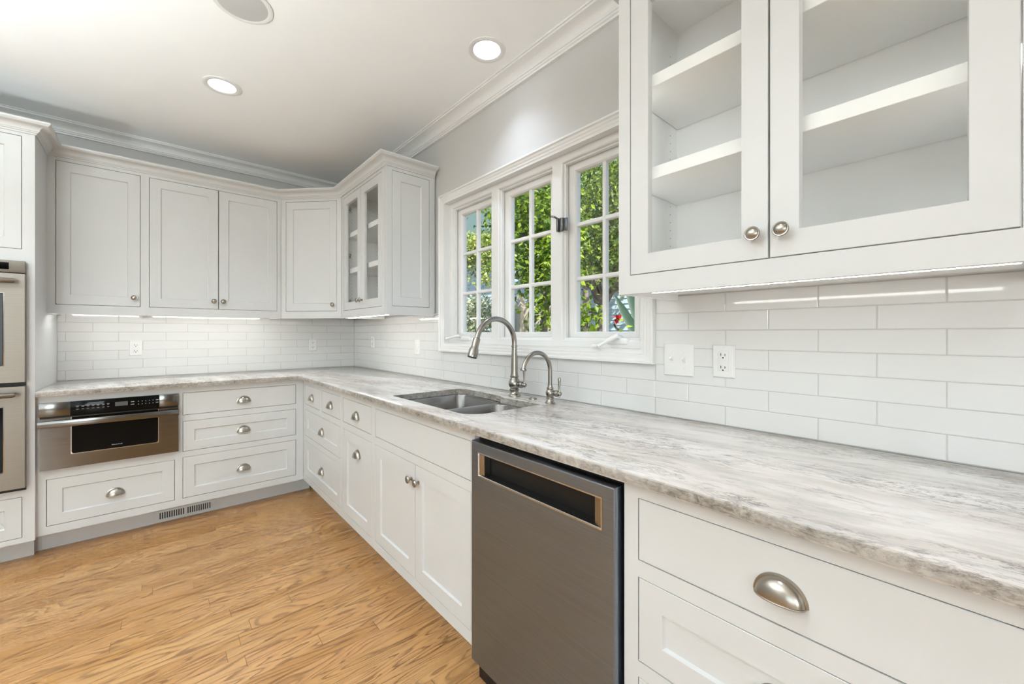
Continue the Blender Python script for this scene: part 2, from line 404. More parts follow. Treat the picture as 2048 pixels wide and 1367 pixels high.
# ------------------------------------------------------------------ measures
H = 2.612
CT, CB = 0.914, 0.884                      # counter top / underside
XF, YF = -0.607, -0.611                    # base cabinet faces
XE, YE = -0.646, -0.656                    # counter edges
ZA1, ZA0, ZB1, ZB0, ZC1, ZC0, ZT = 0.8452, 0.7013, 0.6629, 0.4681, 0.4322, 0.169, 0.125
XTK, YTK = -0.51, -0.475
ZU0, ZUP, ZD0, ZD1, ZU1 = 1.345, 1.372, 1.4007, 2.266, 2.33
YU, XU = -0.333, -0.356
XL = -1.936                                # side of the tall cabinet
RX0, RY0 = -5.2, -9.5                      # far walls of the room
# ------------------------------------------------------------------ room shell
bm = NB(); box(bm, RX0, 0.2, RY0, 0.2, -0.08, 0.0)
struct(part('floor', bm, M_OAK))
CANS = [(-0.227, -2.377), (-1.168, -1.177), (-1.168, -3.55), (-2.6, -1.177), (-2.6, -3.4), (-0.40, -4.6), (-2.6, -5.4), (-4.1, -2.3), (-4.1, -4.6)]
SPK = (-1.173, -1.92)
CAN_R = 0.066
def circ(c, r, n=40): return [(c[0] + r * cos(2 * pi * k / n), c[1] + r * sin(2 * pi * k / n)) for k in range(n)]
bm = NB()
rim = [(RX0, RY0), (0.2, RY0), (0.2, 0.2), (RX0, 0.2)]
fill_loops(bm, [rim] + [circ(c, CAN_R + 0.004) for c in CANS], H)
box(bm, RX0, 0.2, RY0, 0.2, H + 0.12, H + 0.2)
struct(part('ceiling', bm, M_CEIL, angle=0))
WY0, WY1, WZ0, WZ1 = -1.642, -3.082, 1.163, 2.084    # window opening
bm = NB(); plate(bm, FX, -0.2, -RY0, 0, H, -0.006, -0.17, [(-WY0 - 0.012, -WY1 + 0.012, WZ0 - 0.012, WZ1 + 0.012)])
struct(part('wall_right', bm, M_WALL, angle=0))
bm = NB(); box(bm, RX0, -0.006 + 0.0, 0.006, 0.16, 0, H)
struct(part('wall_back', bm, M_WALL, angle=0))
bm = NB(); plate(bm, FX, -0.2, -RY0, 0, H, -RX0, -RX0 + 0.14, [(4.95, 7.65, 0.45, 2.45)])  # opening made up for the unseen side fill panel
struct(part('wall_left', bm, M_WALL, angle=0))
bm = NB(); plate(bm, FY, RX0, 0.2, 0, H, -RY0, -RY0 + 0.14, [(-4.98, -3.26, 0.5, 2.4)])  # opening made up for the unseen rear fill panel
struct(part('wall_front', bm, M_WALL, angle=0))
# ceiling crown along both walls
cove = [(0.006, 2.612), (0.0, 2.612)]
pr = [(-0.006, 2.538), (0.010, 2.538), (0.012, 2.546), (0.018, 2.549), (0.019, 2.556)]
for k in range(9):
    t = k / 8 * pi / 2
    pr.append((0.024 + 0.050 * (1 - cos(t)), 2.558 + 0.036 * sin(t)))
pr += [(0.080, 2.596), (0.081, 2.603), (0.088, 2.604), (0.088, 2.612), (-0.006, 2.612)]
bm = NB(); sweep(bm, [(RX0, 0.0), (0.0, 0.0), (0.0, RY0)], pr)
struct(part('trim_1', bm, M_TRIM))

# ------------------------------------------------------------------ recessed lights, speaker
def can_light(c, label, deep):
    t = thing('recessed_light', label, 'ceiling light', (c[0], c[1], H), 'recessed ceiling lights')
    M = Matrix.Translation((c[0], c[1], H))
    bm = NB(); R = CAN_R
    lathe(bm, [(R + 0.026, -0.0002), (R + 0.025, -0.004), (R + 0.018, -0.006), (R + 0.004, -0.0055), (R, -0.003), (R, 0.004)], 48, M)
    part('trim_ring', bm, M_PLASTIC, t)
    d = 0.075 if deep else 0.016
    bm = NB(); lathe(bm, [(R, 0.003), (R - 0.004, 0.02 if deep else 0.008), (R - (0.016 if deep else 0.004), d)], 48, M)
    part('baffle', bm, M_PLASTIC, t)
    bm = NB(); lathe(bm, [(R - (0.016 if deep else 0.004), d), (0.03, d + 0.001), (0.0005, d + 0.001)], 48, M, cap1=True)
    part('lens', bm, M_LENS, t, label='glowing white lens')
    sd = bpy.data.lights.new('downlight_lamp', 'SPOT'); sd.energy = SPOT_W; sd.spot_size = radians(104); sd.spot_blend = 1.0
    sd.shadow_soft_size = 0.045; sd.color = (0.86, 0.97, 1.14)
    so = bpy.data.objects.new('downlight_lamp', sd); COL.objects.link(so); so.parent = t; so.location = (0, 0, 0.004)
for i, c in enumerate(CANS):
    lab = ['glowing round recessed ceiling light in front of the window',
           'recessed ceiling light with white baffle nearest the solid upper cabinets'][i] if i < 2 else \
          'recessed ceiling light with white baffle in the room behind the camera'
    can_light(c, lab, i != 0)
t = thing('ceiling_speaker', 'round grey mesh speaker set flush in the white ceiling', 'speaker', (SPK[0], SPK[1], H))
M = Matrix.Translation((SPK[0], SPK[1], H))
bm = NB(); lathe(bm, [(0.112, -0.0002), (0.111, -0.004), (0.098, -0.006), (0.093, -0.004)], 56, M); part('trim_ring', bm, M_PLASTIC, t)
bm = NB(); lathe(bm, [(0.093, -0.004), (0.06, -0.0055), (0.001, -0.006)], 56, M, cap1=True); part('grille', bm, M_SPEAKER, t)

# made-up uplighter, added out of view to brighten the ceiling
t = thing('fill_uplighter', 'added uplighter out of view left of the oven cabinet, brightening the ceiling', 'lamp', (UPLIGHT[0], UPLIGHT[1], 0))
M = Matrix.Translation((UPLIGHT[0], UPLIGHT[1], 0))
bm = NB(); lathe(bm, [(0.14, 0.0), (0.14, 0.012), (0.13, 0.02), (0.02, 0.03), (0.0125, 0.035)], 40, M, True, True); part('base', bm, M_NICKEL, t)
bm = NB(); lathe(bm, [(0.0125, 0.034), (0.0125, 0.99)], 20, M); part('pole', bm, M_NICKEL, t)
bm = NB(); lathe(bm, [(0.014, 0.985), (0.05, 0.99), (0.15, 1.02), (0.22, 1.075), (0.24, 1.12), (0.235, 1.12), (0.215, 1.078), (0.147, 1.026), (0.05, 1.0), (0.002, 0.998)], 48, M, True, True); part('bowl_shade', bm, M_PLASTIC, t)
ud = bpy.data.lights.new('fill_uplight', 'AREA'); ud.shape = 'DISK'; ud.size = 0.40; ud.energy = 132; ud.color = (0.885, 1.0, 1.035); ud.spread = radians(140)
uo = bpy.data.objects.new('fill_uplight', ud); COL.objects.link(uo); uo.parent = t; uo.location = (0, 0, 1.10); uo.rotation_euler = (pi, 0, 0)

# ------------------------------------------------------------------ backsplash tiles
TP, TZ, TZB, T0 = 0.2532, 0.0643, 0.9146, -3.1374
def tiles(bm, gm, F, a_phase, regions):
    g, bv = 0.0011, 0.0016
    for (A0, A1, Z0, Z1) in regions:
        quad(gm, F(A0, -0.0012, Z0), F(A1, -0.0012, Z0), F(A1, -0.0012, Z1), F(A0, -0.0012, Z1))
        for r in range(0, 9):
            z0, z1 = TZB + r * TZ + g, TZB + (r + 1) * TZ - g
            k0 = math.floor((A0 - a_phase) / TP) - 1
            for k in range(k0, k0 + int((A1 - A0) / TP) + 4):
                a0 = a_phase + (k + (0.5 if r % 2 else 0)) * TP + g; a1 = a0 + TP - 2 * g
                p, q, s, u = max(a0, A0), min(a1, A1), max(z0, Z0), min(z1, Z1)
                if q - p < 0.006 or u - s < 0.006: continue
                j = [random.uniform(-1, 1) * 0.00014 for _ in range(3)]
                def nn(a, z): return j[0] * (a - p) / TP * 2 + j[1] * (z - s) / TZ * 0.6
                o = [bm.verts.new(F(a, -0.0012, z)) for a, z in ((p, s), (q, s), (q, u), (p, u))]
                i = [bm.verts.new(F(a, nn(a, z), z)) for a, z in ((p + bv, s + bv), (q - bv, s + bv), (q - bv, u - bv), (p + bv, u - bv))]
                for e in range(4): bm.faces.new((o[e], o[(e + 1) % 4], i[(e + 1) % 4], i[e]))
                bm.faces.new(i)
def backsplash(F, phase, regs, label, base):
    t = thing('tile_backsplash', label, 'backsplash', base)
    bm = NB(); gm = NB(); tiles(bm, gm, F, phase, regs)
    part('tile_field', bm, M_TILE, t, angle=0, weld=False); part('grout_bed', gm, M_GROUT, t, angle=0)
    return t
CO = 0.056                                             # casing width
cy0, cy1, cz0, cz1 = WY0 + CO, WY1 - CO, WZ0 - CO, WZ1 + CO
bs = backsplash(FX, -T0, [(0.0, -cy0 + 0.004, CT, 1.357), (-cy0 + 0.004, -cy1 - 0.004, CT, cz0 + 0.004), (-cy1 - 0.004, 4.75, CT, 1.372)],
           'glossy white subway tile backsplash under and beside the window', (0, -2.3, CT))
bm = NB(); fbox(bm, FX, 1.509, -cy0, -0.005, 0.008, 1.355, 1.364, 0.002)
part('edge_cap', bm, M_TILE, bs)
backsplash(FY, -1.645, [(XL, 0.0, CT, 1.372)], 'glossy white subway tile backsplash behind the left counter run', (-0.9, 0, CT))

# ------------------------------------------------------------------ hardware
def knob_mesh():
    bm = NB()   # axis +Z = out of the door
    lathe(bm, [(0.0085, 0), (0.0085, 0.002), (0.0055, 0.004), (0.0050, 0.012), (0.0075, 0.0155), (0.0150, 0.0175), (0.0166, 0.0195), (0.0168, 0.0222), (0.0155, 0.0238), (0.0138, 0.0236), (0.0132, 0.0226)], 32, None, True)
    lathe(bm, [(0.0132, 0.0226), (0.0110, 0.0255), (0.007, 0.0272), (0.003, 0.0279), (0.0004, 0.028)], 32, None, False, True)
    return finish(bm, 'knob')
def pull_mesh(wd=0.084, ht=0.042, dp=0.025):
    """cup pull: local x along the drawer, -y out of the drawer, z up, flat bottom at z = 0"""
    bm = NB(); A, Z, D = wd / 2 - 0.003, ht - 0.003, dp; na, nb_ = 28, 12
    def shell(s, rev):
        g = []
        for i in range(na + 1):
            al = pi * i / na; row = []
            for j in range(nb_ + 1):
                be = pi / 2 * j / nb_
                row.append(bm.verts.new(((A - s) * cos(al), -(D - s) * sin(al) ** 0.75 * cos(be) - 0.0008, (Z - s) * sin(al) * sin(be))))
            g.append(row)
        for i in range(na):
            for j in range(nb_):
                f = (g[i][j], g[i + 1][j], g[i + 1][j + 1], g[i][j + 1])
                bm.faces.new(f[::-1] if rev else f)
        return g
    o = shell(0, False); i_ = shell(0.0018, True)
    # rolled lip along the open bottom edge
    tube(bm, [((A) * cos(pi * k / na), -(D) * sin(pi * k / na) ** 0.75 - 0.0008, 0.0004) for k in range(na + 1)], 0.0017, 8)
    # flat flange around the back
    R = []
    for k in range(na + 1):
        al = pi * k / na
        R.append([((A + 0.004) * cos(al), 0.0, (Z + 0.004) * sin(al)), ((A + 0.0035) * cos(al), -0.0022, (Z + 0.0035) * sin(al)), ((A - 0.001) * cos(al), -0.0034, (Z - 0.001) * sin(al)), ((A - 0.004) * cos(al), -0.001, (Z - 0.004) * sin(al))])
    vs = [[bm.verts.new(p) for p in r] for r in R]
    for a, b in zip(vs, vs[1:]):
        for k in range(3): bm.faces.new((a[k], b[k], b[k + 1], a[k + 1]))
    return finish(bm, 'cup_pull', 50)
KNOB = knob_mesh(); KNOB.materials.append(M_KNOB)
PULL = pull_mesh(); PULL.materials.append(M_KNOB)
def add_knob(parent, p, n):
    """p world point on the door face, n outward normal"""
    o = link('knob', KNOB, None, parent); n = Vector(n)
    o.location = Vector(p) - wpos(parent)
    o.rotation_mode = 'QUATERNION'; o.rotation_quaternion = n.to_track_quat('Z', 'Y')
    o['label'] = 'round satin nickel knob'
    return o
def add_pull(parent, p, n):
    o = link('cup_pull', PULL, None, parent); o.location = Vector(p) - wpos(parent)
    o.rotation_euler = (0, 0, math.atan2(n[1], n[0]) + pi / 2)
    o['label'] = 'satin nickel cup pull'
    return o

# ------------------------------------------------------------------ cabinet pieces
GAP = 0.0022
ST = 0.057
def shaker(bm, F, a0, a1, z0, z1, n, st=ST, th=0.019, flat=False):
    a0 += GAP; a1 -= GAP; z0 += GAP; z1 -= GAP
    rl = [(a0, a1, z0, z1, n - th), (a0, a1, z0, z1, n - 0.0012), ins(a0, a1, z0, z1, 0.0012, n)]
    if not flat:
        rl += [ins(a0, a1, z0, z1, st, n), ins(a0, a1, z0, z1, st + 0.0015, n - 0.0025), ins(a0, a1, z0, z1, st + 0.005, n - 0.0072)]
    rects(bm, F, rl, True, True)
def glassdoor(bm, F, a0, a1, z0, z1, n, st=ST, th=0.021):
    a0 += GAP; a1 -= GAP; z0 += GAP; z1 -= GAP
    r = [(a0, a1, z0, z1, n - th), (a0, a1, z0, z1, n - 0.0012), ins(a0, a1, z0, z1, 0.0012, n), ins(a0, a1, z0, z1, st, n), ins(a0, a1, z0, z1, st + 0.0015, n - 0.004), ins(a0, a1, z0, z1, st + 0.002, n - th), (a0, a1, z0, z1, n - th)]
    rects(bm, F, r)
def nrm(F): return tuple(F.n)
def add_drawer(t, F, a0, a1, z0, z1, n, flat=False, pullz=None, pulla=None, name='drawer', pull=True):
    bm = NB(); shaker(bm, F, a0, a1, z0, z1, n, flat=flat)
    d = part(name, bm, M_CAB, t, angle=25)
    if pull:
        zz = pullz; aa = (a0 + a1) / 2 if pulla is None else pulla
        nn = n if flat or (zz > z1 - ST - 0.02) else n - 0.0072
        add_pull(d, F(aa, nn, zz), nrm(F))
    return d
def add_door(t, F, a0, a1, z0, z1, n, knob_a=None, knob_z=None, glassy=False, name='door'):
    bm = NB()
    (glassdoor if glassy else shaker)(bm, F, a0, a1, z0, z1, n)
    d = part(name, bm, M_CAB, t, angle=25)
    if glassy:
        bm = NB(); fbox(bm, F, a0 + ST - 0.004, a1 - ST + 0.004, n - 0.014, n - 0.010, z0 + ST - 0.004, z1 - ST + 0.004)
        part('glass_pane', bm, M_GLASS, d, angle=0, label='clear glass pane')
    if knob_a is not None: add_knob(d, F(knob_a, n, knob_z), nrm(F))
    return d
FT = 0.02
def frame(t, F, a0, a1, z0, z1, n, holes, name='face_frame'):
    bm = NB(); plate(bm, F, a0, a1, z0, z1, n, n - FT, holes)
    return part(name, bm, M_CAB, t, angle=0)
def carcass(t, F, a0, a1, z0, z1, n, nback, th=0.018, mat_=None, bottom=None, holes=False):
    """open-fronted box behind the face frame"""
    bm = NB(); f = n - FT - 0.0005
    fbox(bm, F, a0, a0 + th, nback, f, z0, z1); fbox(bm, F, a1 - th, a1, nback, f, z0, z1)
    zb = z0 if bottom is None else bottom
    fbox(bm, F, a0 + th, a1 - th, nback, f, zb, zb + th); fbox(bm, F, a0 + th, a1 - th, nback, f, z1 - th, z1)
    fbox(bm, F, a0 + th, a1 - th, nback, nback + 0.008, zb + th, z1 - th)
    if holes: pins(bm, F, a0 + th, 1, (0.07, n - 0.075)); pins(bm, F, a1 - th, -1, (0.07, n - 0.075))
    c = part('carcass', bm, mat_ or M_IN, t, angle=0)
    if holes: c.data.materials.append(M_HOLE)
    return c
def toe(t, F, a0, a1, n):
    bm = NB(); fbox(bm, F, a0, a1, n - 0.018, n, 0.0, ZT - 0.0005)
    return part('toe_kick', bm, M_CAB, t, angle=0)

# ---- base cabinets on the window wall (F = FX, a = -y, n = -x)
nX, nY = -XF, -YF
tkX, tkY = -XTK, -YTK
t = thing('drawer_cabinet', 'white base cabinet in the inner corner with two small drawers over two wide ones', 'cabinet', (-0.3, -1.03, 0))
h = [(0.6621, 1.017, ZA0, ZA1), (1.0659, 1.428, ZA0, ZA1), (0.6621, 1.428, ZB0, ZB1), (0.6621, 1.428, ZC0, ZC1)]
frame(t, FX, 0.613, 1.452, ZT, CB, nX, h); carcass(t, FX, 0.64, 1.452, ZT, CB - 0.002, nX, 0.02); toe(t, FX, 0.4755, 1.452, tkX)
add_drawer(t, FX, *h[0], nX, True, 0.752); add_drawer(t, FX, *h[1], nX, True, 0.752)
add_drawer(t, FX, *h[2], nX, False, 0.545); add_drawer(t, FX, *h[3], nX, False, 0.279)
t = thing('pullout_cabinet', 'narrow white base cabinet with a drawer over a pull-out door, left of the sink doors', 'cabinet', (-0.3, -1.69, 0))
h = [(1.4769, 1.8977, ZA0, ZA1), (1.4769, 1.8977, ZC0, ZB1)]
frame(t, FX, 1.452, 1.921, ZT, CB, nX, h); carcass(t, FX, 1.4525, 1.9205, ZT, CB - 0.002, nX, 0.02); toe(t, FX, 1.452, 1.921, tkX)
add_drawer(t, FX, *h[0], nX, True, 0.752); d = add_drawer(t, FX, *h[1], nX, False, 0.537, name='pullout_door')
t = thing('sink_cabinet', 'white sink base cabinet with a false front over two knobbed doors', 'cabinet', (-0.3, -2.36, 0))
h = [(1.9448, 2.7732, ZA0, ZA1), (1.9448, 2.7732, ZC0, ZB1)]
frame(t, FX, 1.921, 2.795, ZT, CB, nX, h)
bm = NB(); fbox(bm, FX, 1.9215, 1.9395, 0.02, nX - 0.021, ZT, CB - 0.002); fbox(bm, FX, 2.7765, 2.7945, 0.02, nX - 0.021, ZT, CB - 0.002)
fbox(bm, FX, 1.9395, 2.7765, 0.02, nX - 0.021, ZT, ZT + 0.018); part('carcass', bm, M_IN, t, angle=0)
toe(t, FX, 1.921, 2.795, tkX)
add_drawer(t, FX, *h[0], nX, True, pull=False, name='false_front')
add_door(t, FX, 1.9448, 2.362, ZC0, ZB1, nX, 2.362 - 0.031, 0.593); add_door(t, FX, 2.362, 2.7732, ZC0, ZB1, nX, 2.362 + 0.031, 0.593)
t = thing('drawer_cabinet', 'white drawer base cabinet right of the dishwasher with a large cup pull', 'cabinet', (-0.3, -3.71, 0))
h = [(3.4295, 3.995, ZA0, ZA1), (3.4295, 3.995, ZB0, ZB1), (3.4295, 3.995, ZC0, ZC1)]
frame(t, FX, 3.3935, 4.031, ZT, CB, nX, h); carcass(t, FX, 3.394, 4.03, ZT, CB - 0.002, nX, 0.02); toe(t, FX, 3.3935, 4.031, tkX)
add_drawer(t, FX, *h[0], nX, True, 0.752); add_drawer(t, FX, *h[1], nX, False, 0.545); add_drawer(t, FX, *h[2], nX, False, 0.279)
t = thing('base_cabinet', 'white base cabinet under the near end of the stone counter, beyond the cup-pull drawers', 'cabinet', (-0.3, -4.38, 0))
h = [(4.07, 4.70, ZC0, ZA1)]
frame(t, FX, 4.0315, 4.74, ZT, CB, nX, h); carcass(t, FX, 4.032, 4.74, ZT, CB - 0.002, nX, 0.02); toe(t, FX, 4.0315, 4.74, tkX)
add_door(t, FX, *h[0], nX, 4.10, 0.6)

# ---- base cabinets on the back wall (F = FY, a = x, n = -y)
t = thing('microwave_cabinet', 'white base cabinet around the microwave drawer with one wide drawer below', 'cabinet', (-1.63, -0.3, 0))
MX0, MX1, MZ0, MZ1 = -1.925, -1.339, 0.482, 0.846
h = [(MX0 + 0.01, MX1 - 0.01, MZ0 + 0.01, MZ1 - 0.01), (-1.90, -1.357, ZC0, 0.426)]
frame(t, FY, XL, -1.337, ZT, CB, nY, h); carcass(t, FY, XL + 0.0005, -1.338, ZT, CB - 0.002, nY, 0.02, 0.006); toe(t, FY, XL, -1.337, tkY)
add_drawer(t, FY, *h[1], nY, False, 0.272)
t = thing('drawer_cabinet', 'white base cabinet with three stacked cup-pull drawers right of the microwave', 'cabinet', (-0.97, -0.3, 0))
h = [(-1.3184, -0.6568, ZA0, ZA1), (-1.3184, -0.6568, ZB0, ZB1), (-1.3184, -0.6568, ZC0, ZC1)]
frame(t, FY, -1.337, -0.6075, ZT, CB, nY, h); carcass(t, FY, -1.3365, -0.64, ZT, CB - 0.002, nY, 0.02)
bm = NB(); fbox(bm, FY, -1.337, -0.5285, tkY - 0.018, tkY, 0.0, ZT - 0.0005); part('toe_kick', bm, M_CAB, t, angle=0)
add_drawer(t, FY, *h[0], nY, True, 0.752); add_drawer(t, FY, *h[1], nY, False, 0.545); add_drawer(t, FY, *h[2], nY, False, 0.279)

# ---- toe-kick register
t = thing('floor_register', 'white slotted metal air register set in the toe kick under the left drawers', 'vent', (-1.297, YTK - 0.003, 0.004))
bm = NB(); sl = [-1.43 + 0.0118 * k + (0.012 if k >= 11 else 0) for k in range(22)]
plate(bm, FY, -1.462, -1.132, 0.006, 0.078, tkY + 0.006, tkY + 0.002, [(s, s + 0.0062, 0.022, 0.064) for s in sl])
part('grille', bm, M_CAB, t, angle=0)
bm = NB(); fbox(bm, FY, -1.455, -1.139, tkY + 0.0002, tkY + 0.0014, 0.012, 0.072); part('duct', bm, M_DARK, t, angle=0)
for a in (-1.449, -1.145):
    bm = NB(); lathe(bm, [(0.003, 0), (0.003, 0.0012), (0.0015, 0.002)], 12, Matrix.Translation(FY(a, tkY + 0.006, 0.042)) @ Matrix.Rotation(pi / 2, 4, 'X'), True, True)
    part('screw', bm, M_CAB, t)

# ---- tall oven cabinet
TY = 0.64                                              # its face (n)
TX0 = -2.75
t = thing('oven_cabinet', 'tall white cabinet around the double wall oven at the left', 'cabinet', (-2.34, -0.3, 0))
OX0, OX1, OZ0, OZ1 = -2.70, -1.966, 0.40, 1.605
h = [(OX0 + 0.012, OX1 - 0.012, OZ0 + 0.012, OZ1 - 0.012), (-2.70, -2.341, 1.67, 2.268), (-2.341, -1.981, 1.67, 2.268), (-2.70, -1.980, 0.147, 0.364)]
frame(t, FY, TX0, XL, 0.12, ZU1, TY, [h[0], (-2.70, -1.981, 1.67, 2.268), h[3]])
bm = NB()
for a0, a1 in ((TX0, TX0 + 0.018), (XL - 0.018, XL)): fbox(bm, FY, a0, a1, 0.002, TY - FT - 0.0005, 0.12, ZU1)
for z in (0.12, 0.376, 1.62, ZU1 - 0.018): fbox(bm, FY, TX0 + 0.018, XL - 0.018, 0.012, TY - FT - 0.0005, z, z + 0.018)
fbox(bm, FY, TX0 + 0.018, XL - 0.018, 0.002, 0.010, 0.12, ZU1)
part('carcass', bm, M_CAB, t, angle=0)
bm = NB(); fbox(bm, FY, TX0, -1.957, 0.502, 0.52, 0, 0.1195); fbox(bm, FY, -1.975, -1.957, 0.476, 0.502, 0, 0.1195); fbox(bm, FY, -1.975, -1.9362, 0.457, 0.4755, 0, 0.1195); part('toe_kick', bm, M_CAB, t, angle=0)
add_door(t, FY, *h[1], TY, -2.369, 1.727); add_door(t, FY, *h[2], TY, -2.313, 1.727)
add_drawer(t, FY, *h[3], TY, False, 0.235)
# ---- double wall oven
t = thing('double_wall_oven', 'stainless steel double wall oven with black glass doors', 'oven', (-2.33, -0.35, OZ0))
bm = NB(); fbox(bm, FY, OX0 + 0.014, OX1 - 0.014, 0.05, TY + 0.002, OZ0 + 0.014, OZ1 - 0.014); part('body', bm, M_BLACK, t, angle=0)
bm = NB(); fbox(bm, FY, OX0, OX1, TY + 0.001, TY + 0.008, OZ0, OZ1 - 0.006); part('trim_flange', bm, M_BLACK, t, angle=0)
bm = NB(); fbox(bm, FY, OX0 - 0.002, OX1 + 0.001, TY + 0.008, TY + 0.030, 1.541, OZ1, 0.003); cp = part('control_panel', bm, M_OVEN, t)
bm = NB(); fbox(bm, FY, -2.50, -2.02, TY + 0.0302, TY + 0.0325, 1.556, 1.592, 0.002); part('display', bm, M_BGLASS, cp, label='black glass display')
def oven_door(z0, z1):
    bm = NB(); a0, a1, n0, n1 = OX0 - 0.002, OX1 + 0.001, TY + 0.009, TY + 0.042
    g = (a0 + 0.085, a1 - 0.068, z0 + 0.085, z1 - 0.10)
    plate(bm, FY, a0, a1, z0, z1, n1, n0, [g]); d = part('oven_door', bm, M_OVEN, t, angle=0)
    bm = NB(); rects(bm, FY, [(*g, n1), ins(*g, 0.004, n1 + 0.001), ins(*g, 0.007, n1 - 0.004)]); part('window_bezel', bm, M_CHROME, d)
    bm = NB(); fbox(bm, FY, g[0] + 0.0005, g[1] - 0.0005, n0 + 0.004, n1 - 0.005, g[2] + 0.0005, g[3] - 0.0005); part('window_glass', bm, M_BGLASS, d, label='black glass window')
    bm = NB(); zh = z1 - 0.040
    tube(bm, [FY(a0 + 0.03, n1 + 0.040, zh), FY(a1 - 0.036, n1 + 0.040, zh), FY(a1 - 0.026, n1 + 0.038, zh)], [0.0125, 0.0125, 0.008], 20)
    for a in (a0 + 0.075, a1 - 0.09): tube(bm, [FY(a, n1 - 0.001, zh), FY(a, n1 + 0.036, zh)], 0.009, 12)
    part('handle', bm, M_OVEN, d)
oven_door(0.972, 1.536); oven_door(0.420, 0.950)

# ---- microwave drawer
t = thing('microwave_oven', 'stainless steel microwave drawer built into the left base cabinets', 'microwave', ((MX0 + MX1) / 2, -0.3, MZ0))
n0 = nY + 0.0004
bm = NB(); fbox(bm, FY, MX0 + 0.012, MX1 - 0.012, 0.08, n0, MZ0 + 0.012, MZ1 - 0.012); part('body', bm, M_BLACK, t, angle=0)
ZS = MZ1 - 0.078                                       # split between control strip and drawer front
GA0, GA1 = MX0 + 0.118, MX1 - 0.093
for q0, q1 in ((MX0, GA0), (GA1, MX1)):
    bm = NB(); fbox(bm, FY, q0, q1, n0, n0 + 0.024, ZS + 0.003, MZ1, 0.0015); part('control_trim', bm, M_MICRO, t)
bm = NB(); fbox(bm, FY, GA0 + 0.0005, GA1 - 0.0005, n0, n0 + 0.023, ZS - 0.002, MZ1, 0.0012)
nface = len(bm.faces)
def dash(a, z, w, hh=0.0022):
    quad(bm, FY(a - w / 2, n0 + 0.0232, z), FY(a + w / 2, n0 + 0.0232, z), FY(a + w / 2, n0 + 0.0232, z + hh), FY(a - w / 2, n0 + 0.0232, z + hh)).material_index = 1
for k in range(7):
    for zz, w in ((MZ1 - 0.028, 0.016), (MZ1 - 0.033, 0.012), (MZ1 - 0.046, 0.012)): dash(GA0 + 0.027 + k * 0.0205, zz, w * random.uniform(0.6, 1), 0.0018)
for k in range(5):
    for q in range(2): dash(-1.527 + k * 0.0165, MZ1 - 0.030 - q * 0.017, 0.0035, 0.004)
for a, w in ((-1.553, 0.016), (-1.442, 0.012)):
    for q in range(2): dash(a, MZ1 - 0.030 - q * 0.015, w, 0.004)
cp = part('control_panel', bm, M_BGLASS, t, label='black glass control strip'); cp.data.materials.append(M_PRINT)
bm = NB(); fbox(bm, FY, -1.628, -1.574, n0 + 0.0231, n0 + 0.0236, MZ1 - 0.046, MZ1 - 0.022); part('display', bm, M_LCD, cp)
bm = NB(); G = (GA0 + 0.004, GA1 - 0.004, MZ0 + 0.075, ZS - 0.055)
nf = n0 + 0.030
plate(bm, FY, MX0 + 0.004, MX1 - 0.001, MZ0, ZS - 0.006, nf, n0 + 0.001, [(GA0 + 0.002, GA1 - 0.002, MZ0 + 0.072, ZS - 0.006)])
df = part('drawer_front', bm, M_MICRO, t, angle=0)
bm = NB(); fbox(bm, FY, GA0 + 0.0025, GA1 - 0.0025, n0 + 0.004, nf - 0.003, MZ0 + 0.0725, ZS - 0.0065); part('window_glass', bm, M_BGLASS, df, label='black glass window')
bm = NB(); o = rrect(GA0 + 0.002, GA1 - 0.002, MZ0 + 0.072, ZS - 0.006, [0.014, 0.014, 0.001, 0.001]); i = rrect(GA0 + 0.0055, GA1 - 0.0055, MZ0 + 0.0755, ZS - 0.0065, [0.012, 0.012, 0.001, 0.001])
o0 = rrect(GA0 + 0.0015, GA1 - 0.0015, MZ0 + 0.0715, ZS - 0.0055, [0.001] * 4)
bridge(bm, [[FY(a, nf - 0.0005, z) for a, z in o0], [FY(a, nf + 0.0006, z) for a, z in o], [FY(a, nf + 0.0006, z) for a, z in i], [FY(a, nf - 0.003, z) for a, z in i]]); part('window_bezel', bm, M_CHROME, df)
bm = NB(); z1 = ZS - 0.018; z0 = z1 - 0.037
fbox(bm, FY, MX0 - 0.002, MX1 + 0.001, nf + 0.012, nf + 0.024, z0, z1, 0.0025)
for a in (MX0 + 0.02, MX1 - 0.04): fbox(bm, FY, a, a + 0.02, nf - 0.0005, nf + 0.0125, z0 + 0.008, z1 - 0.008)
part('handle', bm, M_MICRO, df)
bm = NB(); fbox(bm, FY, MX0 + 0.003, MX1 - 0.003, n0, n0 + 0.016, ZS - 0.006, ZS + 0.003); part('vent_gap', bm, M_BLACK, t, angle=0)
# the maker's lettering: far too small to read, a row of pale strokes
bm = NB(); a_ = (GA0 + GA1) / 2 - 0.022
for w, hh in ((0.0042, 0.0068), (0.0034, 0.0062), (0.0036, 0.0050), (0.0036, 0.0050), (0.0034, 0.0052), (0.0016, 0.0052), (0.0038, 0.0060), (0.0016, 0.0060), (0.0036, 0.0056), (0.0036, 0.0062)):
    quad(bm, FY(a_, nf - 0.0028, MZ0 + 0.093), FY(a_ + w * 0.8, nf - 0.0028, MZ0 + 0.093), FY(a_ + w * 0.8, nf - 0.0028, MZ0 + 0.093 + hh * 0.8), FY(a_, nf - 0.0028, MZ0 + 0.093 + hh * 0.8)); a_ += w + 0.0014
part('maker_lettering', bm, M_PRINT, df, angle=0)

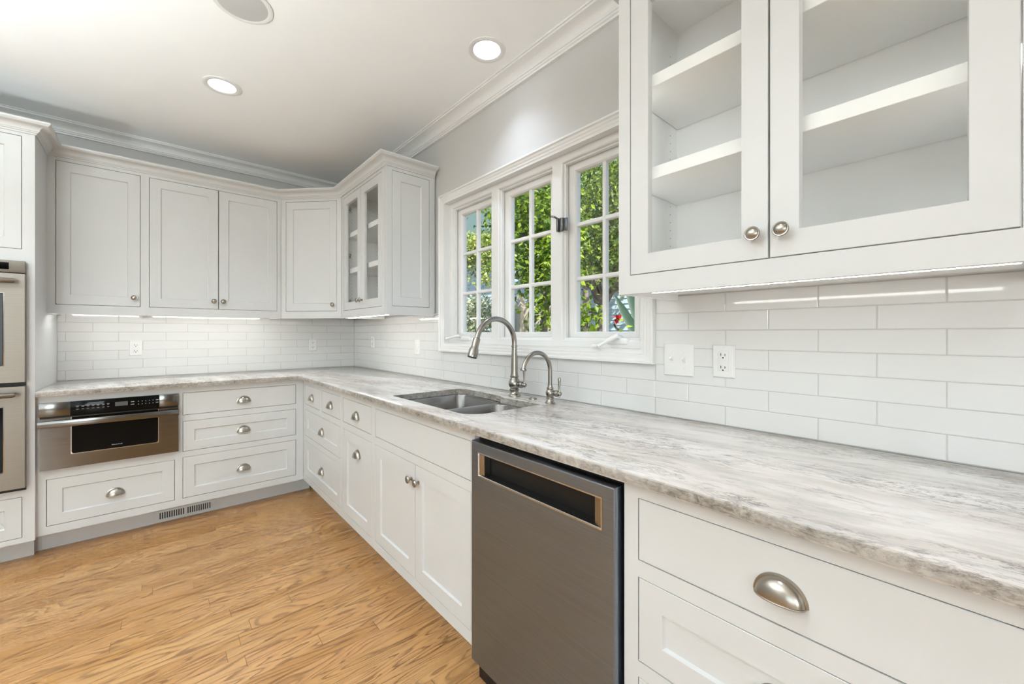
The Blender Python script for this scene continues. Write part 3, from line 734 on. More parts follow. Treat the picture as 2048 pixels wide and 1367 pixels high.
# ---- dishwasher
DX = 0.628
t = thing('dishwasher', 'stainless steel dishwasher with a recessed pocket handle under the counter', 'dishwasher', (-0.3, -3.09, 0))
DA0, DA1, DZ0, DZ1 = 2.802, 3.382, 0.105, 0.858
bm = NB(); fbox(bm, FX, 2.7985, 3.390, 0.03, 0.590, 0.02, 0.878); part('tub', bm, M_BLACK, t, angle=0)
PA0, PA1, PZ0, PZ1 = 2.842, 3.344, 0.745, 0.824
bm = NB(); nb0 = 0.592
pk = (PA0, PA1, PZ0, PZ1)
# door skin with a bevelled outline and a rectangular pocket hole
rects(bm, FX, [(DA0, DA1, DZ0, DZ1, nb0), (DA0, DA1, DZ0, DZ1, DX - 0.004), ins(DA0, DA1, DZ0, DZ1, 0.0015, DX - 0.0012), ins(DA0, DA1, DZ0, DZ1, 0.004, DX)], True)
plate(bm, FX, DA0 + 0.004, DA1 - 0.004, DZ0 + 0.004, DZ1 - 0.004, DX, DX - 0.0009, [pk])
dr = part('door_panel', bm, M_DW, t, angle=30)
bm = NB(); rects(bm, FX, [(*pk, DX - 0.0005), ins(*pk, -0.001, DX + 0.0010), ins(*pk, 0.0025, DX + 0.0012), ins(*pk, 0.004, DX - 0.001)]); part('pocket_bezel', bm, M_CHROME, dr)
bm = NB(); rects(bm, FX, [ins(*pk, 0.003, DX - 0.0008), (PA0 + 0.003, PA1 - 0.003, PZ0 + 0.003, PZ1 - 0.003, DX - 0.012), (PA0 + 0.022, PA1 - 0.022, PZ0 + 0.006, PZ1 - 0.003, DX - 0.034)], False, True); part('handle_pocket', bm, M_BLACK, dr, angle=0, label='dark recessed pocket')
for q, d in ((PA1 - 0.0036, -1), (PA0 + 0.0036, 1)):
    bm = NB(); quad(bm, FX(q, DX - 0.0010, PZ0 + 0.0036), FX(q, DX - 0.0010, PZ1 - 0.0036), FX(q + d * 0.022, DX - 0.0070, PZ1 - 0.0036), FX(q + d * 0.022, DX - 0.0070, PZ0 + 0.0036))
    quad(bm, FX(q + d * 0.022, DX - 0.0070, PZ0 + 0.0036), FX(q + d * 0.022, DX - 0.0070, PZ1 - 0.0036), FX(q + d * 0.022, DX - 0.032, PZ1 - 0.0036), FX(q + d * 0.022, DX - 0.032, PZ0 + 0.0062))
    part('pocket_cheek', bm, M_KNOB, dr, angle=0, label='steel end cheek of the pocket')
bm = NB(); fbox(bm, FX, 2.80, 3.388, 0.50, 0.53, 0.0, 0.10); part('toe_panel', bm, M_BLACK, t, angle=0)

# ------------------------------------------------------------------ counter with sink cutout
def offset_poly(pts, d):
    """inset (d>0) a CCW polygon"""
    n = len(pts); out = []
    for i in range(n):
        p0, p1, p2 = Vector(pts[i - 1]), Vector(pts[i]), Vector(pts[(i + 1) % n])
        d0, d1 = (p1 - p0).normalized(), (p2 - p1).normalized()
        n0, n1 = Vector((-d0.y, d0.x)), Vector((-d1.y, d1.x))
        m = (n0 + n1) / max(0.2, 1 + n0.dot(n1)); out.append(tuple(p1 + m * d))
    return out
rc = 0.012
inner = [(XE - rc + rc * sin(a), YE - rc + rc * cos(a)) for a in [0, pi / 8, pi / 4, 3 * pi / 8, pi / 2]]
outline = [(XL + 0.001, -0.001), (XL + 0.001, YE)] + inner + [(XE, -4.75), (-0.001, -4.75), (-0.001, -0.001)]
CUTA = rrect(-0.553, -0.125, -2.69, -2.025, [0.085, 0.004, 0.05, 0.02], 8)
def cutout():
    # near-front (rounded), near-back, jog, far-back (rounded), far-front
    pts = []
    def arc(cx, cy, r, a0, a1, n=8):
        for k in range(n + 1):
            a = a0 + (a1 - a0) * k / n; pts.append((cx + r * cos(a), cy + r * sin(a)))
    arc(-0.553 + 0.085, -2.692 + 0.085, 0.085, pi, 1.5 * pi)
    pts.append((-0.170, -2.692)); pts.append((-0.170, -2.412)); pts.append((-0.150, -2.395))
    arc(-0.128 - 0.045, -2.022 - 0.045, 0.045, 0, 0.5 * pi)
    arc(-0.553 + 0.012, -2.022 - 0.012, 0.012, 0.5 * pi, pi, 3)
    return pts
CUT = cutout()
bm = NB(); e = 0.005
rings = []
for d, z in ((e, CT), (e * 0.3, CT - e * 0.3), (0, CT - e), (0, CB + e), (e * 0.3, CB + e * 0.3), (e, CB)):
    rings.append([(x, y, z) for x, y in offset_poly(outline, d)])
bridge(bm, rings)
bridge(bm, [[(x, y, CT) for x, y in offset_poly(CUT, -0.0015)], [(x, y, CT - 0.0015) for x, y in CUT], [(x, y, CB) for x, y in CUT]])
fill_loops(bm, [offset_poly(outline, e), offset_poly(CUT, -0.0015)], CT)
fill_loops(bm, [offset_poly(outline, e), CUT], CB)
bmesh.ops.remove_doubles(bm, verts=bm.verts, dist=1e-5)
ct = part('countertop', bm, M_GRANITE, angle=40)
tag(ct, 'polished white and grey streaked stone countertop along both runs of base cabinets', 'countertop')

# ---- sink
t = thing('kitchen_sink', 'undermount stainless double-bowl sink below the window', 'sink', (-0.34, -2.36, 0.66))
def bowl(name, x0, x1, y0, y1, fx0, fx1, fy0, fy1, depth, r):
    bm = NB(); R = rrect
    ring = [[(x, y, CB - 0.001) for x, y in R(fx0, fx1, fy0, fy1, 0.004)], [(x, y, CB - 0.001) for x, y in R(x0 - 0.004, x1 + 0.004, y0 - 0.004, y1 + 0.004, r)],
            [(x, y, CB - 0.003) for x, y in R(x0 - 0.001, x1 + 0.001, y0 - 0.001, y1 + 0.001, r)], [(x, y, CB - 0.006) for x, y in R(x0, x1, y0, y1, r)]]
    for k in range(5):
        a = k / 4 * pi / 2; d = 0.03 * (1 - cos(a)); s = 0.004
        ring.append([(x, y, CB - depth + 0.03 - 0.03 * sin(a)) for x, y in R(x0 + s + d, x1 - s - d, y0 + s + d, y1 - s - d, max(r - d * 0.6, 0.02))])
    bridge(bm, ring, False, True)
    b = part(name, bm, M_SINK, t, 40)
    bm = NB(); c = ((x0 + x1) / 2 + 0.05, (y0 + y1) / 2); lathe(bm, [(0.045, 0.0006), (0.043, 0.003), (0.036, 0.001), (0.034, -0.0), (0.004, 0.0004)], 28, Matrix.Translation((c[0], c[1], CB - depth)), False, True)
    part('drain_strainer', bm, M_NICKEL, b)
bowl('large_bowl', -0.545, -0.135, -2.378, -2.032, -0.575, -0.105, -2.3975, -2.005, 0.215, 0.055)
bowl('small_bowl', -0.545, -0.182, -2.682, -2.418, -0.575, -0.150, -2.712, -2.398, 0.175, 0.06)

# ---- faucets
def rotz(p, a, c): return (c[0] + (p[0] - c[0]) * cos(a) - (p[1] - c[1]) * sin(a), c[1] + (p[0] - c[0]) * sin(a) + (p[1] - c[1]) * cos(a), p[2])
FC = (-0.100, -2.437)
t = thing('kitchen_faucet', 'tall brushed nickel pull-down kitchen faucet behind the sink', 'faucet', (FC[0], FC[1], CT))
M = Matrix.Translation((FC[0], FC[1], CT))
bm = NB(); lathe(bm, [(0.0305, 0.0), (0.031, 0.004), (0.029, 0.008), (0.025, 0.011), (0.0225, 0.016), (0.0205, 0.022), (0.021, 0.026), (0.0245, 0.029), (0.025, 0.033), (0.022, 0.036), (0.020, 0.039), (0.023, 0.043), (0.0275, 0.051), (0.0293, 0.061), (0.0285, 0.071), (0.0245, 0.081), (0.0195, 0.089), (0.0185, 0.092), (0.022, 0.094), (0.0225, 0.099), (0.0195, 0.102), (0.0188, 0.108), (0.0175, 0.116),
               (0.0170, 0.122), (0.0172, 0.150), (0.0160, 0.190), (0.0140, 0.225), (0.0135, 0.243), (0.0155, 0.245), (0.0155, 0.250), (0.0135, 0.252), (0.0130, 0.258)], 36, M, True, True)
body = part('body', bm, M_NICKEL, t)
ac = (FC[0] - 0.117, 1.178); R_ = 0.117
pts = [(FC[0], FC[1], 1.168)] + [(ac[0] + R_ * cos(a), FC[1], ac[1] + R_ * sin(a)) for a in [radians(162) * k / 22 for k in range(23)]]
ex, ez = -sin(radians(162)), cos(radians(162)); px, pz = pts[-1][0], pts[-1][2]
pts.append((px + ex * 0.012, FC[1], pz + ez * 0.012))
bm = NB(); tube(bm, pts, 0.0127, 20); part('spout', bm, M_NICKEL, t)
q = Vector((px + ex * 0.010, FC[1], pz + ez * 0.010)); dv = Vector((ex, 0, ez))
bm = NB(); lathe(bm, [(0.013, 0), (0.0165, 0.003), (0.0168, 0.012), (0.0165, 0.040), (0.0175, 0.046), (0.0225, 0.058), (0.0228, 0.086), (0.0222, 0.092)], 28, Matrix.Translation(q) @ dv.to_track_quat('Z', 'Y').to_matrix().to_4x4(), True)
sh = part('spray_head', bm, M_NICKEL, t)
bm = NB(); lathe(bm, [(0.0222, 0.0918), (0.020, 0.0945), (0.001, 0.0945)], 28, Matrix.Translation(q) @ dv.to_track_quat('Z', 'Y').to_matrix().to_4x4(), False, True); part('nozzle', bm, M_BLACK, sh, label='black spray nozzle')
def side_handle(t, c, z, r, ln, lever):
    """valve stem pointing along -y with an upright lever"""
    bm = NB(); Mh = Matrix.Translation((c[0], c[1], z)) @ Vector((0.18, -1, 0)).to_track_quat('Z', 'Y').to_matrix().to_4x4()
    lathe(bm, [(r * 0.75, 0.0), (r * 0.78, ln * 0.40), (r * 1.0, ln * 0.46), (r * 1.12, ln * 0.60), (r * 1.0, ln * 0.74), (r * 0.6, ln * 0.80), (r * 0.55, ln * 0.86), (r * 0.72, ln * 0.93), (r * 0.5, ln * 1.02), (r * 0.05, ln * 1.04)], 24, Mh, True, True)
    hd = part('handle', bm, M_NICKEL, t)
    p = Vector(c[:2] + (z,)) + Vector((0.18, -1, 0)).normalized() * ln * 0.86
    bm = NB(); L = lever
    pr_ = [(0.0035, -0.016), (0.0045, -0.013), (0.0030, -0.009), (0.0055, -0.004), (0.0062, 0.0), (0.0052, 0.006), (0.0040, 0.016), (0.0042, L * 0.4), (0.0062, L * 0.72), (0.0070, L * 0.86), (0.0055, L * 0.96), (0.001, L)]
    lathe(bm, pr_, 18, Matrix.Translation(p), True, True)
    part('lever', bm, M_NICKEL, hd)
side_handle(t, FC, 0.974, 0.0155, 0.070, 0.088)
GC = (-0.122, -2.700)
t = thing('filter_faucet', 'small brushed nickel gooseneck water filter tap right of the tall faucet', 'faucet', (GC[0], GC[1], CT))
M = Matrix.Translation((GC[0], GC[1], CT))
bm = NB(); lathe(bm, [(0.0225, 0.0), (0.023, 0.003), (0.0215, 0.006), (0.018, 0.009), (0.0162, 0.016), (0.0150, 0.021), (0.0172, 0.023), (0.0172, 0.026), (0.015, 0.028), (0.0165, 0.033), (0.0195, 0.041), (0.020, 0.048), (0.0185, 0.056), (0.0145, 0.063), (0.0125, 0.065), (0.0155, 0.067), (0.0155, 0.070), (0.0115, 0.073), (0.0105, 0.082)], 32, M, True, True)
part('body', bm, M_NICKEL, t)
r2 = 0.082; ac = (GC[0] - r2, 1.060)
pts = [(GC[0], GC[1], 0.990)] + [(GC[0], GC[1], 1.06)] + [(ac[0] + r2 * cos(a), GC[1], ac[1] + r2 * sin(a)) for a in [radians(170) * k / 20 for k in range(1, 21)]]
bm = NB(); tube(bm, pts, 0.0095, 18); sp = part('spout', bm, M_NICKEL, t)
bm = NB(); q = Vector(pts[-1]); dv = Vector((-sin(radians(170)), 0, cos(radians(170))))
lathe(bm, [(0.0098, -0.004), (0.0125, -0.002), (0.0142, 0.0), (0.0142, 0.004), (0.0115, 0.006), (0.0085, 0.006)], 24, Matrix.Translation(q) @ dv.to_track_quat('Z', 'Y').to_matrix().to_4x4(), True, True); part('outlet_ring', bm, M_NICKEL, sp)
side_handle(t, GC, 0.961, 0.0135, 0.056, 0.072)
t = thing('air_switch', 'low round metal push button on the counter between the two taps', 'button', (-0.098, -2.565, CT))
M = Matrix.Translation((-0.098, -2.565, CT))
bm = NB(); lathe(bm, [(0.020, 0), (0.0198, 0.003), (0.0175, 0.0055), (0.012, 0.006), (0.0115, 0.0045)], 28, M, True); part('collar', bm, M_NICKEL, t)
bm = NB(); lathe(bm, [(0.0115, 0.0045), (0.011, 0.0085), (0.008, 0.0098), (0.0005, 0.0102)], 24, M, False, True); part('push_cap', bm, M_KNOB, t)

# ------------------------------------------------------------------ wall cabinets on the back wall
def upper(t, F, a0, a1, n, holes, nback=0.012):
    frame(t, F, a0, a1, ZU0, ZU1, n, holes)
    return carcass(t, F, a0 + 0.0005, a1 - 0.0005, ZU0, ZU1, n, nback, bottom=ZUP - 0.005)
nU = -YU
t = thing('wall_cabinet', 'white single-door wall cabinet beside the tall oven cabinet', 'cabinet', (-1.72, -0.17, ZU0))
h = [(-1.901, -1.5241, ZD0, ZD1)]
upper(t, FY, XL, -1.503, nU, h); add_door(t, FY, *h[0], nU, -1.5241 - 0.030, ZD0 + 0.057)
t = thing('wall_cabinet', 'white wall cabinet with a pair of solid doors on the back wall', 'cabinet', (-1.1, -0.17, ZU0))
h = [(-1.4822, -0.7259, ZD0, ZD1)]
upper(t, FY, -1.503, -0.7, nU, h)
add_door(t, FY, -1.4822, -1.1038, ZD0, ZD1, nU, -1.1038 - 0.028, ZD0 + 0.057); add_door(t, FY, -1.1038, -0.7259, ZD0, ZD1, nU, -1.1038 + 0.028, ZD0 + 0.057)
# diagonal corner cabinet
A_, B_ = Vector((-0.699, YU, 0)), Vector((XU, -0.699, 0))
av = (B_ - A_).normalized(); nv = Vector((av.y, -av.x, 0)); L_ = (B_ - A_).length
FD = Fr(A_, av, nv)
t = thing('corner_cabinet', 'white diagonal corner wall cabinet with a single solid door', 'cabinet', (-0.35, -0.35, ZU0))
h = [(0.040, L_ - 0.036, ZD0, ZD1)]
frame(t, FD, 0.0008, L_ - 0.0008, ZU0, ZU1, 0.0, h)
bm = NB(); pin = [(-0.6985, YU + 0.022), (-0.6985, -0.012), (-0.012, -0.012), (-0.012, -0.6985), (XU + 0.022, -0.6985)]
for z0, z1 in ((ZUP - 0.005, ZUP + 0.013), (ZU1 - 0.018, ZU1)): bridge(bm, [[(x, y, z0) for x, y in pin], [(x, y, z1) for x, y in pin]], True, True)
box(bm, -0.6985, -0.684, YU + 0.022, -0.012, ZUP + 0.013, ZU1 - 0.018); box(bm, XU + 0.022, -0.012, -0.6985, -0.684, ZUP + 0.013, ZU1 - 0.018)
part('carcass', bm, M_IN, t, angle=0)
add_door(t, FD, *h[0], 0.0, L_ - 0.036 - 0.029, ZD0 + 0.050)
# ---- glass-front cabinets on the window wall
def pins(bm, F, side_a, sgn, ns):
    """column of shelf-pin holes in a side wall"""
    for nn in ns:
        z = ZD0 + 0.05
        while z < ZD1 - 0.05:
            if not any(abs(z - q) < 0.03 for q in (1.706, 1.982)):
                bm.faces.new([bm.verts.new(F(side_a + sgn * 0.0004, nn + 0.0022 * cos(2 * pi * q / 8), z + 0.0022 * sin(2 * pi * q / 8))) for q in range(8)]).material_index = 1
            z += 0.028
def glass_cab(label, a0, a1, n, d0, dm, d1, base, lit=False):
    t = thing('glass_cabinet', label, 'cabinet', base)
    frame(t, FX, a0, a1, ZU0, ZU1, n, [(d0, d1, ZD0, ZD1)])
    carcass(t, FX, a0 + 0.0005, a1 - 0.0005, ZU0, ZU1, n, 0.010, bottom=ZUP - 0.005, holes=True)
    for q in ((a0 + 0.0195, a1 - 0.0305) if lit else ()):               # added fill bars hidden behind the end stiles, brightening the inside
        bm = NB(); fbox(bm, FX, q, q + 0.011, n - 0.034, n - 0.0215, ZD0 + 0.02, ZD1 - 0.02); part('hidden_fill_bar', bm, M_FILL_IN, t, angle=0)
    for z in (1.706, 1.982):
        bm = NB(); fbox(bm, FX, a0 + 0.020, a1 - 0.020, 0.020, n - 0.036, z - 0.018, z + 0.018, 0.001, 1); part('shelf', bm, M_IN, t)
    dl = add_door(t, FX, d0, dm, ZD0, ZD1, n, dm - 0.029, ZD0 + 0.061, True); dr_ = add_door(t, FX, dm, d1, ZD0, ZD1, n, dm + 0.029, ZD0 + 0.061, True)
    return t, dl, dr_
nL = -XU
t, dl, dr_ = glass_cab('white wall cabinet with two narrow glass doors left of the window', 0.700, 1.4945, nL, 0.7377, 1.0935, 1.4494, (-0.18, -1.1, ZU0))
bm = NB(); FS = Fr((0, -1.495, 0), (1, 0, 0), (0, -1, 0))
plate(bm, FS, XU + 0.0005, -0.012, ZU0, ZU1, 0.0195, 0.0005, [(-0.317, -0.048, ZD0, ZD1)]); part('end_frame', bm, M_CAB, t, angle=0)
bm = NB(); shaker(bm, FS, -0.317, -0.048, ZD0, ZD1, 0.0195); part('end_panel', bm, M_CAB, t, angle=25)
bm = NB(); fbox(bm, FS, -0.012, -0.001, -0.02, 0.012, ZU0, ZU1); part('scribe_strip', bm, M_CAB, t, angle=0)
for z in (1.47, 1.83, 2.19):                            # cup hinges seen through the glass
    bm = NB(); fbox(bm, FX, 0.719, 0.760, nL - 0.055, nL - 0.022, z - 0.018, z + 0.018, 0.004); tube(bm, [FX(0.742, nL - 0.05, z), FX(0.785, nL - 0.024, z)], 0.009, 10)
    part('hinge', bm, M_NICKEL, t, label='nickel cup hinge')
nR = 0.3605
t, dl, dr_ = glass_cab('large white glass-door wall cabinet right of the window', 3.214, 4.032, nR, 3.2533, 3.6233, 3.9935, (-0.18, -3.62, ZU0), True)
CP = [(-0.004, 2.286), (0.006, 2.286), (0.007, 2.292), (0.013, 2.296), (0.014, 2.300)]
for k in range(7):
    a = k / 6 * pi / 2; CP.append((0.018 + 0.034 * (1 - cos(a)), 2.302 + 0.026 * sin(a)))
CP += [(0.056, 2.330), (0.062, 2.336), (0.064, 2.338), (0.064, 2.347), (-0.004, 2.347)]
bm = NB(); sweep(bm, [(-0.010, -3.2135), (-nR - 0.0005, -3.2135), (-nR - 0.0005, -4.033), (-0.010, -4.033)], CP)
part('crown', bm, M_CAB, t)
# crown over the left group
bm = NB(); sweep(bm, [(TX0, -TY), (XL, -TY), (XL, YU), (-0.699, YU), (XU, -0.699), (XU, -1.515), (-0.012, -1.515)], [(p + 0.0005 if p > 0 else 0.0005, z) for p, z in CP])
cr = part('cabinet_crown', bm, M_CAB)
tag(cr, 'white stepped crown moulding running along the tops of the left cabinets', 'moulding')

# ---- under-cabinet light bars
def light_bar(F, a0, a1, n, label, drop=0.0175, led=M_LED):
    t = thing('light_bar', label, 'light', tuple(F((a0 + a1) / 2, n, ZUP - 0.006)), 'under-cabinet light bars')
    bm = NB(); fbox(bm, F, a0, a1, n - 0.014, n + 0.014, ZUP - drop + 0.007, ZUP - 0.0055); part('housing', bm, M_PLASTIC, t, angle=0)
    bm = NB(); fbox(bm, F, a0 + 0.006, a1 - 0.006, n - 0.006, n + 0.006, ZUP - drop, ZUP - drop + 0.0069); part('diffuser', bm, led, t, angle=0, label='glowing white diffuser')
light_bar(FX, 3.30, 4.00, nR - 0.040, 'glowing strip light under the large glass cabinet right of the window', 0.0262, M_LED_LOW)
light_bar(FX, 0.74, 1.46, nL - 0.042, 'glowing strip light under the narrow glass cabinet left of the window', 0.0262)
light_bar(FY, -1.90, -1.54, nU - 0.055, 'strip light under the single-door cabinet beside the oven cabinet')
light_bar(FY, -1.47, -0.74, nU - 0.055, 'strip light under the pair of solid doors on the back wall')

# ------------------------------------------------------------------ outlets and switches
def screw(t, F, a, n, z):
    bm = NB(); lathe(bm, [(0.0032, 0), (0.003, 0.0008), (0.001, 0.0012)], 12, Matrix.Translation(F(a, n, z)) @ F.n.to_track_quat('Z', 'Y').to_matrix().to_4x4(), False, True); part('screw', bm, M_PLASTIC, t)
def wall_plate(name, label, cat, F, ac, zc, wd, ht=0.116, kind='duplex', group=None):
    t = thing(name, label, cat, tuple(F(ac, 0, zc - ht / 2)), group)
    a0, a1, z0, z1 = ac - wd / 2, ac + wd / 2, zc - ht / 2, zc + ht / 2
    bm = NB(); rects(bm, F, [(a0, a1, z0, z1, 0.0006), (a0, a1, z0, z1, 0.002), ins(a0, a1, z0, z1, 0.004, 0.0065)], True, True); part('cover_plate', bm, M_PLASTIC, t, angle=25)
    n = 0.0065
    def slots(par, zz):
        for da, w, hh in ((-0.0065, 0.0022, 0.009), (0.0065, 0.0022, 0.007)):
            bm = NB(); fbox(bm, F, ac + da - w / 2, ac + da + w / 2, n + 0.0021, n + 0.0026, zz, zz + hh); part('slot', bm, M_DARK, par, angle=0)
        bm = NB(); lathe(bm, [(0.0026, 0), (0.0026, 0.0004)], 12, Matrix.Translation(F(ac, n + 0.0021, zz - 0.006)) @ F.n.to_track_quat('Z', 'Y').to_matrix().to_4x4(), True, True); part('ground_hole', bm, M_DARK, par)
    if kind == 'gfci':
        bm = NB(); fbox(bm, F, ac - 0.0165, ac + 0.0165, n - 0.001, n + 0.002, zc - 0.033, zc + 0.033, 0.0008); r = part('receptacle', bm, M_PLASTIC, t)
        slots(r, zc + 0.0185); slots(r, zc - 0.0235)
        bm = NB(); fbox(bm, F, ac - 0.008, ac + 0.008, n + 0.002, n + 0.003, zc - 0.0008, zc + 0.0028, 0.0004); fbox(bm, F, ac - 0.008, ac + 0.008, n + 0.002, n + 0.003, zc + 0.0035, zc + 0.0070, 0.0004); part('reset_buttons', bm, M_PLASTIC, r)
        screw(t, F, ac, n, zc + 0.048); screw(t, F, ac, n, zc - 0.048)
    elif kind == 'duplex':
        for q in (0.0205, -0.0205):
            bm = NB(); bridge(bm, [[F(a, n - 0.001, z) for a, z in rrect(ac - 0.0165, ac + 0.0165, zc + q - 0.0145, zc + q + 0.0145, 0.009)], [F(a, n + 0.002, z) for a, z in rrect(ac - 0.0165, ac + 0.0165, zc + q - 0.0145, zc + q + 0.0145, 0.009)]], True, True)
            r = part('receptacle', bm, M_PLASTIC, t); slots(r, zc + q + 0.001)
        screw(t, F, ac, n, zc)
    elif kind == 'rocker':
        bm = NB(); fbox(bm, F, ac - 0.0165, ac + 0.0165, n - 0.001, n + 0.002, zc - 0.033, zc + 0.033, 0.0008); part('rocker', bm, M_PLASTIC, t)
    else:
        for da in (-0.023, 0.023):
            bm = NB(); fbox(bm, F, ac + da - 0.005, ac + da + 0.005, n - 0.001, n + 0.0012, zc - 0.012, zc + 0.012, 0.0005)
            tube(bm, [F(ac + da, n, zc), F(ac + da, n + 0.0125, zc + 0.0075)], [0.0052, 0.0042], 8)
            part('toggle', bm, M_PLASTIC, t)
            screw(t, F, ac + da, n, zc + 0.030); screw(t, F, ac + da, n, zc - 0.030)
wall_plate('switch_plate', 'white double toggle switch plate on the tiles right of the window', 'switch', FX, 3.229, 1.128, 0.112, 0.118, 'toggle')
wall_plate('power_outlet', 'white outlet with two test buttons right of the double switch', 'outlet', FX, 3.386, 1.131, 0.072, 0.112, 'gfci')
wall_plate('power_outlet', 'white outlet on the back wall tiles above the microwave', 'outlet', FY, -1.556, 1.122, 0.070, 0.108, 'gfci')
wall_plate('power_outlet', 'small white outlet on the back wall tiles near the corner', 'outlet', FY, -0.374, 1.122, 0.070, 0.108, 'duplex')
wall_plate('power_outlet', 'white outlet on the window-wall tiles closest to the corner', 'outlet', FX, 0.455, 1.152, 0.070, 0.108, 'duplex')
wall_plate('switch_plate', 'white rocker switch on the tiles just left of the window frame', 'switch', FX, 1.265, 1.127, 0.075, 0.112, 'rocker')

# ------------------------------------------------------------------ window
win = bpy.data.objects.new('window_1', None); COL.objects.link(win); win.location = (0, -2.362, WZ0); struct(win)
# stepped casing, mitred
def casing_rings(prof):
    a0, a1, z0, z1 = -cy0, -cy1, cz0, cz1
    return [(a0 + d, a1 - d, z0 + d, z1 - d, n) for d, n in prof]
bm = NB(); rects(bm, FX, casing_rings([(0.0, -0.006), (0.0, 0.022), (0.002, 0.0245), (0.010, 0.0245), (0.012, 0.022), (0.014, 0.0175), (0.018, 0.0165), (0.026, 0.018), (0.030, 0.0145), (0.034, 0.0135), (0.040, 0.0150), (0.046, 0.0115), (0.050, 0.0110), (0.056, 0.0105)]))
part('casing', bm, M_TRIM, win, angle=30)
a0, a1 = -WY0, -WY1
bm = NB(); rects(bm, FX, [(a0, a1, WZ0, WZ1, 0.0105), (a0, a1, WZ0, WZ1, -0.16), (a0 - 0.02, a1 + 0.02, WZ0 - 0.02, WZ1 + 0.02, -0.16), (a0 - 0.02, a1 + 0.02, WZ0 - 0.02, WZ1 + 0.02, -0.168)])
part('jamb', bm, M_TRIM, win, angle=0)
U = (a1 - a0) / 3; fw = 0.030
bm = NB(); holes = []
for i in range(3): holes.append((a0 + i * U + fw, a0 + (i + 1) * U - fw, WZ0 + fw, WZ1 - fw))
plate(bm, FX, a0 + 0.0005, a1 - 0.0005, WZ0 + 0.0005, WZ1 - 0.0005, -0.030, -0.150, holes)
for hh in holes:                                        # stepped stops inside each unit
    rects(bm, FX, [(*hh, -0.0301), ins(*hh, 0.004, -0.034), ins(*hh, 0.006, -0.046), ins(*hh, 0.012, -0.048), ins(*hh, 0.013, -0.066), (*hh, -0.0665)])
part('frame', bm, M_TRIM, win, angle=0)
sashes = []
for i, hh in enumerate(holes):
    s = (hh[0] + 0.004, hh[1] - 0.004, hh[2] + 0.004, hh[3] - 0.004)
    g = (s[0] + 0.044, s[1] - 0.044, s[2] + 0.030, s[3] - 0.040)
    bm = NB()
    rects(bm, FX, [(*s, -0.115), (*s, -0.072), (g[0], g[1], g[2], g[3], -0.072), ins(*g, 0.006, -0.080), ins(*g, 0.008, -0.094), ins(*g, 0.006, -0.104), (*g, -0.115), (*s, -0.115)])
    sa = part('sash', bm, M_TRIM, win, angle=25); sashes.append(sa)
    bm = NB(); mw = 0.010; gw, gh = g[1] - g[0], g[3] - g[2]; am = (g[0] + g[1]) / 2
    fbox(bm, FX, am - mw, am + mw, -0.108, -0.080, g[2] + 0.002, g[3] - 0.002, 0.004, 1)
    for k in (1, 2):
        z = g[2] + gh * k / 3; fbox(bm, FX, g[0] + 0.002, g[1] - 0.002, -0.107, -0.081, z - mw, z + mw, 0.004, 1)
    part('muntin', bm, M_TRIM, sa)
    bm = NB(); fbox(bm, FX, g[0] + 0.003, g[1] - 0.003, -0.0955, -0.0925, g[2] + 0.003, g[3] - 0.003); part('glass_pane', bm, M_GLASS, sa, angle=0)
# crank operators and latches
def crank(ac, pivot, mid, end, knob):
    z = 1.196
    bm = NB(); fbox(bm, FX, ac - 0.055, ac + 0.055, -0.055, -0.022, z - 0.019, z + 0.012, 0.010, 3)
    c = part('crank_operator', bm, M_PLASTIC, win)
    bm = NB(); tube(bm, [FX(pivot[0], -0.040, 1.205), FX(*pivot), FX(*mid), FX(*end)], [0.013, 0.0125, 0.009, 0.007], 14)
    tube(bm, [FX(*end), FX(*knob)], [0.0075, 0.0105], 16)
    part('crank_handle', bm, M_PLASTIC, c)
crank(2.945, (2.955, -0.014, 1.216), (2.925, 0.012, 1.194), (2.893, 0.034, 1.171), (2.868, 0.036, 1.170))
crank(1.830, (1.780, -0.014, 1.212), (1.745, 0.006, 1.204), (1.715, 0.020, 1.195), (1.690, 0.022, 1.192))
def latch(ac, z):
    bm = NB(); fbox(bm, FX, ac, ac + 0.012, -0.030, -0.012, z - 0.035, z + 0.03, 0.002); fbox(bm, FX, ac + 0.016, ac + 0.034, -0.032, -0.018, z - 0.035, z + 0.03, 0.003); fbox(bm, FX, ac + 0.036, ac + 0.052, -0.040, -0.028, z - 0.032, z + 0.028, 0.002)
    tube(bm, [FX(ac + 0.006, -0.014, z + 0.028), FX(ac + 0.002, 0.004, z + 0.034), FX(ac - 0.012, 0.012, z + 0.038)], [0.005, 0.005, 0.004], 10)
    part('sash_latch', bm, M_LATCH, win, label='dark metal sash latch')
latch(a0 + 2 * U + 0.012, 1.752)

# ------------------------------------------------------------------ garden beyond the window
GZ = -0.25
bm = NB(); box(bm, 0.2, 40, -25, 40, GZ - 0.2, GZ)
struct(part('ground', bm, M_GROUND, angle=0))
def leaf(bm, p, s, ar=0.62):
    d = Vector((random.gauss(0, 1), random.gauss(0, 1), random.gauss(-0.35, 0.8))).normalized()
    w = d.cross(Vector((random.gauss(0, 1), random.gauss(0, 1), random.gauss(0, 1)))).normalized(); n = d.cross(w)
    p = Vector(p); f = n * s * 0.10
    a = bm.verts.new(p); b = bm.verts.new(p + d * s * 0.45 + w * s * ar / 2 + f); c = bm.verts.new(p + d * s); e_ = bm.verts.new(p + d * s * 0.45 - w * s * ar / 2 + f); m = bm.verts.new(p + d * s * 0.45)
    bm.faces.new((a, b, m)); bm.faces.new((b, c, m)); bm.faces.new((c, e_, m)); bm.faces.new((e_, a, m))
